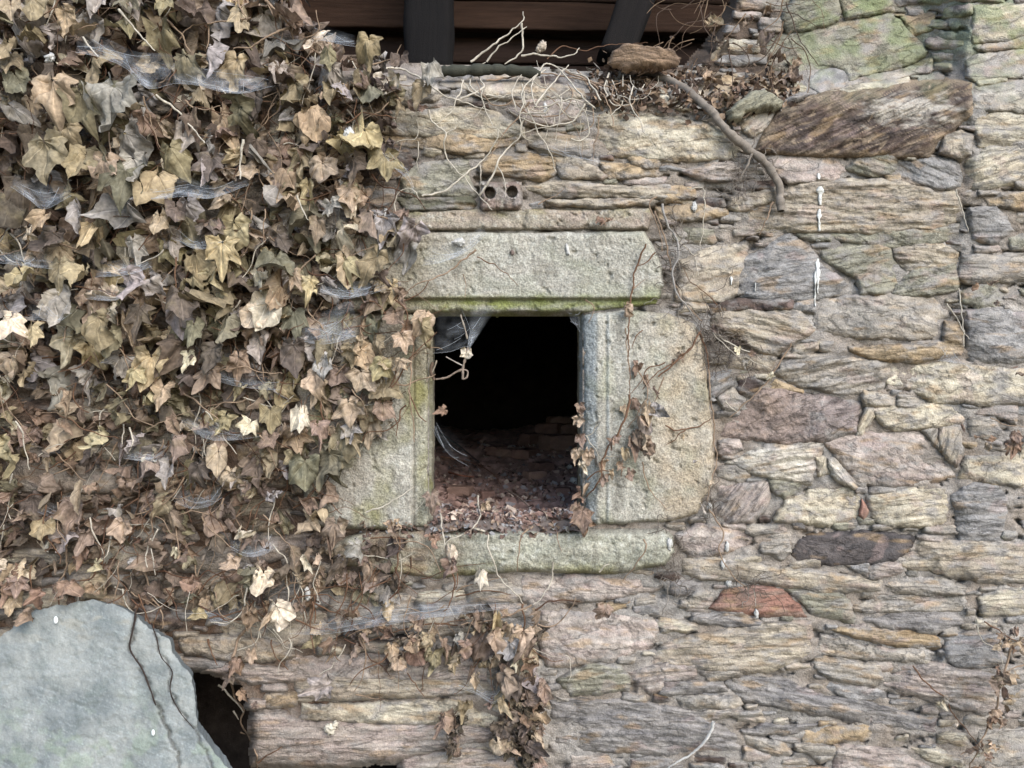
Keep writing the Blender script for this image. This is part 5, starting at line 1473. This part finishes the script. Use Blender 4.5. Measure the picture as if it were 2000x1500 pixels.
tube(lg, PA(q[:, 0], q[:, 1], np.zeros(len(q)) + 0.015), 0.0105 * (1 + .25 * fbm(np.arange(len(q)) * .2, np.zeros(len(q)), 3, 6)) * np.clip(np.minimum(np.arange(len(q)), np.arange(len(q))[::-1]) / 4, .15, 1) ** .5, lin((66, 66, 56), KA), 14, 9, .3)
tag(lg.build("log", M_WOOD), "short dark green weathered log lying along the wall top behind the pale stems", "log")

# leaf litter: many tiny flakes
def litter(name, label, cat, n, place, seed, cols, smin, smax):
    r = np.random.default_rng(seed); m = MB()
    for k in range(n):
        c = np.array(place(r)); s = r.uniform(smin, smax)
        a = np.linspace(0, 2 * np.pi, 7)[:-1] + r.uniform(-.3, .3, 6); rr = s * r.uniform(.5, 1.0, 6)
        p2 = np.stack([rr * np.cos(a) * r.uniform(.8, 2.0), rr * np.sin(a), s * .35 * r.normal(0, 1, 6)], -1)
        nrm = r.normal(0, 1, 3); nrm /= np.linalg.norm(nrm)
        h = np.cross(nrm, [0.3, .5, .8]); h /= np.linalg.norm(h); g_ = np.cross(nrm, h)
        V = np.vstack([c + nrm * s * .3, c + p2[:, :1] * h + p2[:, 1:2] * g_ + p2[:, 2:] * nrm])
        F = [(0, 1 + i, 1 + (i + 1) % 6) for i in range(6)]
        m.add(V, np.array(F), lin(cols[r.integers(len(cols))], KA) * r.uniform(.7, 1.2))
    return tag(m.build(name, M_LITTER, smooth=False), label, cat, kind="stuff")
def pl_floor(r):
    y = 0.0 + 0.95 * r.random() ** 2.2; x = r.uniform(ox0 + .01, ox1 - .005) + (r.normal(0, .25) if y > .2 else 0)
    return (x, y, float(floor_z(np.array(x), np.array(y))) + .004)
litter("leaf_litter", "crumbled leaf and clay litter strewn over the floor of the opening", "litter", 2600, pl_floor, 41, ((150, 122, 110), (172, 146, 130), (130, 104, 94), (158, 150, 148), (112, 92, 84), (186, 168, 152)), .003, .010)
def pl_ledge(r):
    x = r.uniform(1150, 1560); y = np.interp(x, [1150, 1300, 1420, 1560], [168, 172, 190, 170]) + r.normal(0, 22)
    return P(x, y, float(base(x, y)) - 0.004 - r.uniform(0, .015))
litter("leaf_litter", "brown crumbled leaf litter lying along the ledge at the wall top", "litter", 900, pl_ledge, 42, ((126, 106, 88), (104, 84, 70), (146, 124, 102), (94, 78, 66), (150, 142, 132)), .003, .011)
def pl_sill(r):
    x = r.uniform(700, 1140); y = np.clip(r.normal(1034, 8), 1020, 1056)
    return P(x, y, surf_y(x, y) - 0.003)
bpy.context.view_layer.update(); dg = bpy.context.evaluated_depsgraph_get()
litter("leaf_litter", "grey brown crumbs and leaf scraps scattered along the granite sill", "litter", 260, pl_sill, 43, ((120, 100, 90), (150, 130, 112), (104, 84, 74), (150, 148, 146)), .002, .007)

# brick fragments in the chamber
br = np.random.default_rng(77)
def chunk(x, y, s, label, colr):
    z = float(floor_z(np.array(x), np.array(y)))
    m = MB(); sx_, sy_, sz_ = s * br.uniform(.8, 1.5), s * br.uniform(.7, 1.1), s * br.uniform(.4, .7)
    a = br.uniform(0, 3.1); n = 8
    u = np.linspace(-1, 1, n)
    for ax in range(3):
        for sg in (-1, 1):
            A, B = np.meshgrid(u, u); pts = [None] * 3; o = [i for i in range(3) if i != ax]
            pts[ax] = np.full(A.shape, float(sg)); pts[o[0]] = A; pts[o[1]] = B
            Q = np.stack(pts, -1)
            nn = np.linalg.norm(Q, axis=-1, keepdims=True); Q = Q / np.maximum(1, (nn / 1.55))
            Q = Q * (1 + .12 * fbm(Q[..., 0] * 2 + s * 900, Q[..., 1] * 2 + Q[..., 2] * 1.3, 3, int(s * 1e4)))[..., None]
            Q = Q * np.array([sx_, sy_, sz_]) / 2
            xr = Q[..., 0] * math.cos(a) - Q[..., 1] * math.sin(a); yr = Q[..., 0] * math.sin(a) + Q[..., 1] * math.cos(a)
            Fq, _ = grid_faces(np.ones(A.shape, bool))
            m.add(np.stack([x + xr, y + yr, z + Q[..., 2] + sz_ * .3], -1).reshape(-1, 3), Fq if sg * (1 if ax != 1 else -1) > 0 else Fq[:, ::-1], lin(colr, KA))
    tag(m.build("brick_fragment", M_CLAY), label, "brick fragment", "broken bricks on the oven floor")
def at_floor(px, py):
    """floor point seen at a picture position"""
    lo, hi = 0.05, 1.7
    for y in np.linspace(lo, hi, 220):
        p = P(px, py, y)
        if p[2] <= float(floor_z(np.array(p[0]), np.array(y))): return p[0], y
    return P(px, py, hi)[0], hi
for px, py, s, lab in ((970, 886, .05, "small dark red brick piece left of the pair in the middle of the oven floor"), (990, 888, .05, "brick piece touching the small dark red piece on the oven floor"), (1027, 893, .06, "pale edged brick piece in the middle of the oven floor"), (1090, 874, .07, "squarish brick piece at the foot of the heap by the right jamb"),
                       (1074, 850, .09, "broad brick block at the left end of the heap at the back right"), (1090, 838, .08, "brick block on top of the heap at the back right"), (1112, 846, .08, "brick block of the heap nearest the right jamb"), (1040, 868, .06, "flat brick chip before the heap, towards the middle"), (1058, 925, .05, "reddish tile chip near the right side of the oven floor"),
                       (1045, 935, .045, "flat tile chip lying before the reddish chip on the oven floor"), (1100, 965, .04, "tan chip close to the right foot of the opening"), (900, 965, .04, "dull chip close to the left foot of the opening"), (950, 975, .035, "red chip near the forked twig in the opening")):
    x, y = at_floor(px, py)
    chunk(x, y, s, lab, ((150, 118, 104), (138, 108, 96), (160, 130, 114))[br.integers(3)])
def floor_twig(label, pts, r, col, seed, dz=.012):
    Q = []
    for px, py in pts:
        x, y = at_floor(px, py); Q.append((x, y, float(floor_z(np.array(x), np.array(y))) + dz))
    m = MB(); c = catmull(Q, .006); tube(m, c, r * .001 * (1 - .4 * np.linspace(0, 1, len(c))), lin(col, KA), 6, seed)
    tag(m.build("twig", M_STEM), label, "twig")
floor_twig("long thin twig slanting across the dark floor inside the opening", Z(5, parse("745,1200 850,1225 960,1255 1040,1310 1080,1360")), 2.4, (150, 112, 92), 4)
floor_twig("grey stick lying deep inside the opening on the left side", Z(5, parse("700,1050 800,1120 880,1190 960,1260")), 4, (96, 84, 80), 5, .02)
floor_twig("short reddish twig ending by the forked stem in the opening", Z(5, parse("790,1290 860,1310 930,1320")), 3, (150, 100, 80), 6)
floor_twig("pale stick among the litter by the right side of the opening", Z(5, parse("1110,1390 1180,1440 1240,1490")), 2.4, (176, 156, 140), 7)

# ------------------------------------------------------------------ single leaves that have come loose
def single_leaf(label, px, py, s, rot, tn, y, pitch=8, yaw=0, curl=1.0, seed=1):
    r = np.random.default_rng(seed); m = MB()
    leaf(m, P(px, py, y), s * .001, rot, tone(tn, r), curl, r, pitch, yaw)
    tag(m.build("fallen_leaf", M_LEAF), label, "leaf", "loose dead leaves")
single_leaf("rusty five pointed dead leaf hanging over the sill at the right foot of the opening", 1138, 1000, 48, 0, 'r', -0.055, 20, 0, .8, 3)
single_leaf("small rusty leaf stuck to the left reveal of the opening", 868, 800, 26, -70, 'r', 0.01, 0, 30, .8, 5)
single_leaf("orange dead leaf lying on the narrow moulding above the lintel", 1168, 432, 26, 80, 'r', -0.025, 40, 0, 1.3, 7)
single_leaf("orange brown leaf beside another on the moulding above the lintel, nearer its right end", 1192, 430, 24, -60, 'r', -0.03, 40, 0, 1.3, 9)
single_leaf("pale leaf scrap on the floor litter beside the forked twig", 948, 985, 26, 20, 't', 0.03, 10, 20, 1.4, 11)
single_leaf("pointed tan leaf hanging at the upper left corner of the opening", 832, 612, 44, -22, 't', -0.03, 10, 20, 1.0, 13)

# ------------------------------------------------------------------ pale lumps: cocoons and snail shells
def lump(name, label, cat, px, py, rx, rz, seed, colr=(214, 210, 202), group=None, y=None, lobes=4):
    r = np.random.default_rng(seed); m = MB()
    yy = surf_y(px, py) - rx * .0007 if y is None else y
    for k in range(lobes):
        th = np.linspace(0, np.pi, 10); a = np.linspace(0, 2 * np.pi, 15)[:-1]
        T, A = np.meshgrid(th, a, indexing='ij')
        rad = .8 + .55 * fbm(np.cos(A) * 1.6 + seed, T * 1.9 + np.sin(A) * 1.6, 4, seed + k, .65)
        sc = r.uniform(.4, .8) if k else .8
        ox, oz = (0, 0) if k == 0 else (r.uniform(-.6, .6) * rx, r.uniform(-.7, .7) * rz)
        V = np.stack([(ox + sc * rx * rad * np.sin(T) * np.cos(A)) * .001, -sc * rx * .7 * rad * np.sin(T) * np.sin(A) * .001, (oz + sc * rz * rad * np.cos(T)) * .001], -1).reshape(-1, 3) + np.array(P(px, py, yy))
        i = np.arange(9)[:, None] * 14; j = np.arange(14)[None, :]
        m.add(V, np.stack([i + j, i + (j + 1) % 14, i + 14 + (j + 1) % 14, i + 14 + j], -1).reshape(-1, 4), lin(colr, .85) * r.uniform(.85, 1.05))
    return tag(m.build(name, M_WHITE), label, cat, group)
CO = "pale cocoons caught on the wall"
for i, (px, py, a, b_, lab) in enumerate(((1420, 1068, 5, 9, "upper whitish cocoon on the thin vine below the jamb corner"), (1412, 1103, 6, 11, "middle whitish cocoon on the thin vine, beside the long tan stone"), (1422, 1140, 6, 11, "lower whitish cocoon just above the brick red stone"), (1477, 1197, 5, 10, "white cocoon hanging on a thread in front of the brick red stone"),
        (1385, 990, 6, 10, "white clump in the corner under the right jamb"), (1307, 1062, 7, 13, "white crumbly clump at the right end of the sill"), (900, 472, 13, 9, "white silk clump on the upper left of the lintel"), (1108, 487, 4, 9, "small pale chip stuck upright on the lintel face"), (1126, 942, 13, 12, "large white silk clump at the foot of the right jamb"),
        (1112, 912, 12, 9, "pale silk clump above the large white one at the right jamb"), (1100, 975, 5, 8, "small white husk on the floor litter by the right jamb"), (647, 1420, 14, 11, "cream stony lump stuck to the pink stone at the bottom"), (98, 112, 12, 9, "bright white husk among the upper left ivy leaves"), (1355, 405, 5, 12, "pale husk hanging at the right end of the thin tan stone"),
        (600, 1160, 9, 12, "white crumpled husk among the ivy below the left end of the sill"), (618, 1178, 7, 10, "smaller white husk below the crumpled one under the sill"), (752, 418, 5, 14, "slim white husk hanging beside the left end of the moulding"), (1065, 212, 5, 14, "white husk dangling in the pale stem tangle"), (1058, 92, 11, 11, "grey white dried leaf ball on the twig over the wall top"), (680, 262, 10, 14, "whitish curled scrap at the right edge of the ivy"))):
    y = None
    if px < 700 and py < 500: y = -0.12 if px < 200 else -0.08
    if (px, py) == (1058, 92): y = -0.02
    if (px, py) == (1065, 212): y = -0.04
    lump("cocoon", lab, "cocoon", px, py, a, b_, 600 + i, (206, 196, 176) if px == 647 else (198, 195, 188) if i != 18 else (176, 162, 144), CO, y)
lump("pebble", "small dark pebble stuck on the lintel face", "pebble", 1000, 493, 6, 7, 690, (112, 98, 90), None, None, 1)

# ------------------------------------------------------------------ cobwebs
WG = "dusty cobwebs on the ivy and the wall"
def cobweb(label, up, lo, y_up, y_lo, dens=1.0, strands=14, seed=0, sag=0.0):
    """silk sheet between an upper and a lower line, with threads"""
    up = [(a[0], a[1] - 15) for a in up]
    A = catmull(up, 4); B = catmull(lo, 4)
    n = 60; m = 16
    def rs(c):
        t = np.linspace(0, 1, len(c)); tt = np.linspace(0, 1, n); return np.stack([np.interp(tt, t, c[:, 0]), np.interp(tt, t, c[:, 1])], -1)
    A = rs(A); B = rs(B)
    s = np.linspace(0, 1, m)[:, None, None]
    G = A[None] * (1 - s) + B[None] * s
    yy = (y_up * (1 - s) + y_lo * s)[..., 0] + 0 * G[..., 0]
    yy = yy + 0.012 * np.sin(np.pi * s[..., 0]) + 0.006 * fbm(G[..., 0] / 40, G[..., 1] / 20, 3, seed)
    V = PA(G[..., 0], G[..., 1], yy).reshape(-1, 3)
    F, _ = grid_faces(np.ones(yy.shape, bool))
    # density fades to the ends and the top, thickest along the sagging lower edge
    u = np.linspace(0, 1, n)[None, :]; sv = s[..., 0]
    dn = dens * (0.42 + 0.75 * sv ** 1.5) * np.clip(np.sin(np.pi * u), 0, 1) ** 0.6 * np.clip((1 - sv) / .06 + .35, 0, 1)
    dn = np.clip(dn, 0, 1)
    t = thing("cobweb", label, "cobweb", tuple(V.mean(0)), WG)
    Lx = np.linalg.norm(A[-1] - A[0]) * .001
    uv = np.stack([u * Lx * 6 + 0 * sv + seed, sv * 0.5 + 0 * u + seed * .3], -1).reshape(-1, 2)
    make_mesh("web_sheet", V, F, M_WEB, np.repeat(dn.reshape(-1, 1), 3, 1), uv, t)
    r = np.random.default_rng(seed + 50); mb = MB()
    for k in range(strands):
        u0, u1 = sorted(r.uniform(0, 1, 2)); s0, s1 = r.random(2) ** .6
        a = np.linspace(0, 1, 12)
        ui = (u0 + (u1 - u0) * a) * (n - 1); si = s0 + (s1 - s0) * a
        gx_ = np.interp(ui, np.arange(n), A[:, 0]) * (1 - si) + np.interp(ui, np.arange(n), B[:, 0]) * si
        gy_ = np.interp(ui, np.arange(n), A[:, 1]) * (1 - si) + np.interp(ui, np.arange(n), B[:, 1]) * si + 2 * np.sin(np.pi * a)
        tube(mb, PA(gx_, gy_, y_up * (1 - si) + y_lo * si - .002), r.uniform(.14, .28) * .001, np.array([.6, .6, .6]), 3, k, 0)
    q = B + np.stack([0 * B[:, 0], 1.0 * np.sin(np.arange(n))], -1) * .3
    tube(mb, PA(q[:, 0], q[:, 1], np.full(n, y_lo) - .001), 0.0002, np.array([.6, .6, .6]), 3, 1, 0)
    mb.build("thread", M_THREAD, t)
def cz(region, up, lo): return Z(region, parse(up)), Z(region, parse(lo))
WEBS = [
 (1, "430,200 600,260 760,330 960,350 960,440", "420,290 560,320 700,380 820,490 960,470", -.15, -.16, 1.0, "broad grey cobweb draped between big olive leaves at the upper left"),
 (1, "960,400 1100,420 1250,430 1400,440 1520,480", "960,465 1100,475 1230,510 1360,520 1520,480", -.12, -.13, 1.0, "long sagging cobweb to the right of the broad one, under the light yellow leaf"),
 (1, "80,1010 200,1050 320,1080 400,1060", "60,1040 160,1110 250,1165 400,1090", -.15, -.15, .9, "small hammock cobweb at the left edge below the dark hole in the ivy"),
 (1, "720,1090 900,1060 1040,1030 1190,1080 1380,1020", "720,1110 880,1110 1040,1095 1180,1105 1390,1030", -.12, -.13, 1.0, "thick white cobweb band above the two yellow star shaped leaves"),
 (4, "-20,140 80,150 200,170 300,180", "-20,180 80,190 200,205 300,215", -.14, -.15, .9, "flat cobweb strip at the left edge near the pale yellow leaf"),
 (4, "540,230 640,210 740,200 850,190", "530,260 640,255 740,240 850,200", -.13, -.13, 1.0, "bright narrow cobweb strip right of the pale yellow leaf"),
 (4, "480,340 580,340 680,350 760,300", "480,380 560,390 660,385 760,310", -.13, -.13, .9, "cobweb running into the brown leaf above the drooping grey one"),
 (4, "160,420 250,430 330,450 400,440", "150,500 230,500 320,510 400,460", -.14, -.14, .7, "faint bluish cobweb patch at mid left above the cream leaf"),
 (4, "1700,560 1820,490 1950,440 1990,530", "1660,600 1740,630 1850,630 1990,590", -.06, -.07, 1.0, "triangular white cobweb left of the opening's upper corner"),
 (4, "1780,330 1860,340 1950,340 2060,310", "1780,340 1870,370 1950,380 2080,340", -.06, -.06, .9, "cobweb strip stretched below the star leaves near the lintel's left end"),
 (4, "1020,1060 1150,1100 1300,1130 1450,1130", "1000,1060 1150,1160 1300,1170 1450,1150", -.08, -.08, .7, "wide thin cobweb below the single cream leaf left of the jamb"),
 (4, "700,1240 800,1250 880,1260 960,1260", "690,1270 800,1290 880,1290 960,1275", -.09, -.09, .7, "thin cobweb strip at lower left above the brown leaves"),
 (4, "1110,750 1250,790 1400,830 1560,870", "1110,770 1250,850 1400,880 1560,890", -.08, -.08, .6, "thin cobweb slanting below the dark brown leaf pair"),
 (4, "980,30 1080,70 1170,60 1250,70", "980,50 1080,100 1170,100 1250,80", -.1, -.1, .8, "little cobweb hugging the top of the yellow star leaf"),
 (7, "990,-20 1100,0 1180,-20 1240,-40", "970,10 1060,50 1160,40 1240,-10", -.06, -.07, 1.0, "round white cobweb tuft in the lower ivy above the sill's level"),
 (7, "1250,260 1360,240 1480,230 1560,240", "1290,280 1380,320 1470,310 1550,260", -.05, -.06, .9, "cobweb tuft low in the ivy beside the pale olive leaf"),
 (7, "1110,580 1170,620 1260,640 1340,580", "1120,620 1190,690 1270,700 1350,600", -.03, -.04, 1.0, "thick grey cobweb garland on the bare stone over the slab"),
 (7, "210,50 280,60 340,80 400,90", "210,70 280,100 340,120 400,100", -.07, -.07, .8, "small cobweb at the far lower left of the ivy"),
 (8, "-60,730 200,690 480,600 700,590 1150,590", "-100,750 100,752 380,710 700,660 1150,605", -.05, -.07, .75, "long pale cobweb sheet hanging under the sill across the wall"),
 (8, "840,1020 920,1040 1010,1080 1100,1060", "840,1050 950,1090 1040,1140 1100,1080", -.04, -.05, .6, "thin cobweb flap on the pink stone amid the lower ivy strand"),
 (2, "1380,790 1440,790 1540,840 1640,880", "1330,830 1440,870 1560,890 1640,910", -.03, -.04, .5, "faint cobweb over the ochre stones right of the stem tangle"),
 (2, "30,170 110,190 200,220 270,240", "20,220 110,230 200,250 270,260", -.05, -.05, .7, "cobweb beneath the dark roof at the ivy's top right edge"),
 (2, "430,840 520,900 570,960 600,1030", "420,850 480,930 560,1000 600,1080", -.04, -.05, .45, "narrow slanting cobweb beside the large brown leaf at the wall top"),
 (2, "680,1370 780,1400 900,1360 990,1270", "640,1480 760,1460 900,1400 1000,1300", -.045, -.05, .8, "cobweb with a white clump across the upper left of the lintel"),
 (5, "640,320 760,300 850,330 940,360", "100,250 260,275 360,260 430,235", -.04, -.06, .0, ""),
 (5, "80,240 220,240 320,240 440,220", "70,250 200,285 330,275 440,240", -.06, -.06, .9, "cobweb strip on the ivy beneath the lintel's left end"),
 (5, "720,375 820,380 920,390 1070,370", "700,600 800,590 880,560 905,570", .0, .0, .35, "sooty cobweb sheet filling the opening's upper left corner"),
 (5, "910,390 960,385 1010,378 1075,368", "893,580 898,585 903,580 908,575", -.01, -.005, 1.0, "bright twisted cobweb funnel hanging from the lintel into the opening"),
 (5, "1440,375 1480,372 1510,372 1530,372", "1470,420 1495,440 1512,460 1520,480", .0, .0, .3, "tiny cobweb in the opening's upper right corner"),
 (5, "720,1000 760,1040 830,1100 900,1180", "700,1020 730,1080 800,1170 900,1230", .02, .02, .10, "dim cobweb low on the left side of the opening"),
 (6, "1550,600 1600,590 1650,620 1720,680", "1520,640 1600,650 1660,660 1720,690", -.03, -.03, .6, "small cobweb under the orange patched stone at the right"),
]
for i, (reg, up, lo, a, b_, dn, lab) in enumerate(WEBS):
    if not lab: continue
    u_, l_ = cz(reg, up, lo)
    cobweb(lab, u_, l_, a, b_, dn * 0.9, 5, 700 + i)
# dead leaf and stalks caught in the funnel web
hg_ = MB()
def hp(pts, r, c, seed, y=-0.004):
    q = catmull(Z(5, parse(pts)), 3); tube(hg_, PA(q[:, 0], q[:, 1], np.full(len(q), y)), r * .001, lin(c, KA), 6, seed, .5)
hp("855,385 870,430 885,480 893,520", 1.5, (150, 138, 124), 1); hp("775,620 820,645 865,668", 1.3, (170, 160, 148), 2); hp("895,570 885,620 870,680 868,745", 2.4, (140, 124, 110), 3)
hp("868,690 830,705 780,735 720,745", 2.2, (130, 114, 100), 4); hp("868,690 895,700 890,735 868,745", 1.6, (140, 124, 110), 5); hp("722,640 705,690 665,760", 1.5, (150, 138, 120), 6); hp("700,650 690,700 710,750", 3.0, (96, 80, 66), 7)
r = np.random.default_rng(3); (lx, ly), = Z(5, [(890, 580)]); leaf(hg_, P(lx, ly, -.004), .03, 5, tone('c', r), 1.6, r, 0, 10)
tag(hg_.build("dried_stalk", M_STEM), "dusty dried stalk and leaf dangling from the cobweb in the opening", "stalk")
print("objects", len(bpy.data.objects), "extra stones", len(extra_stones))
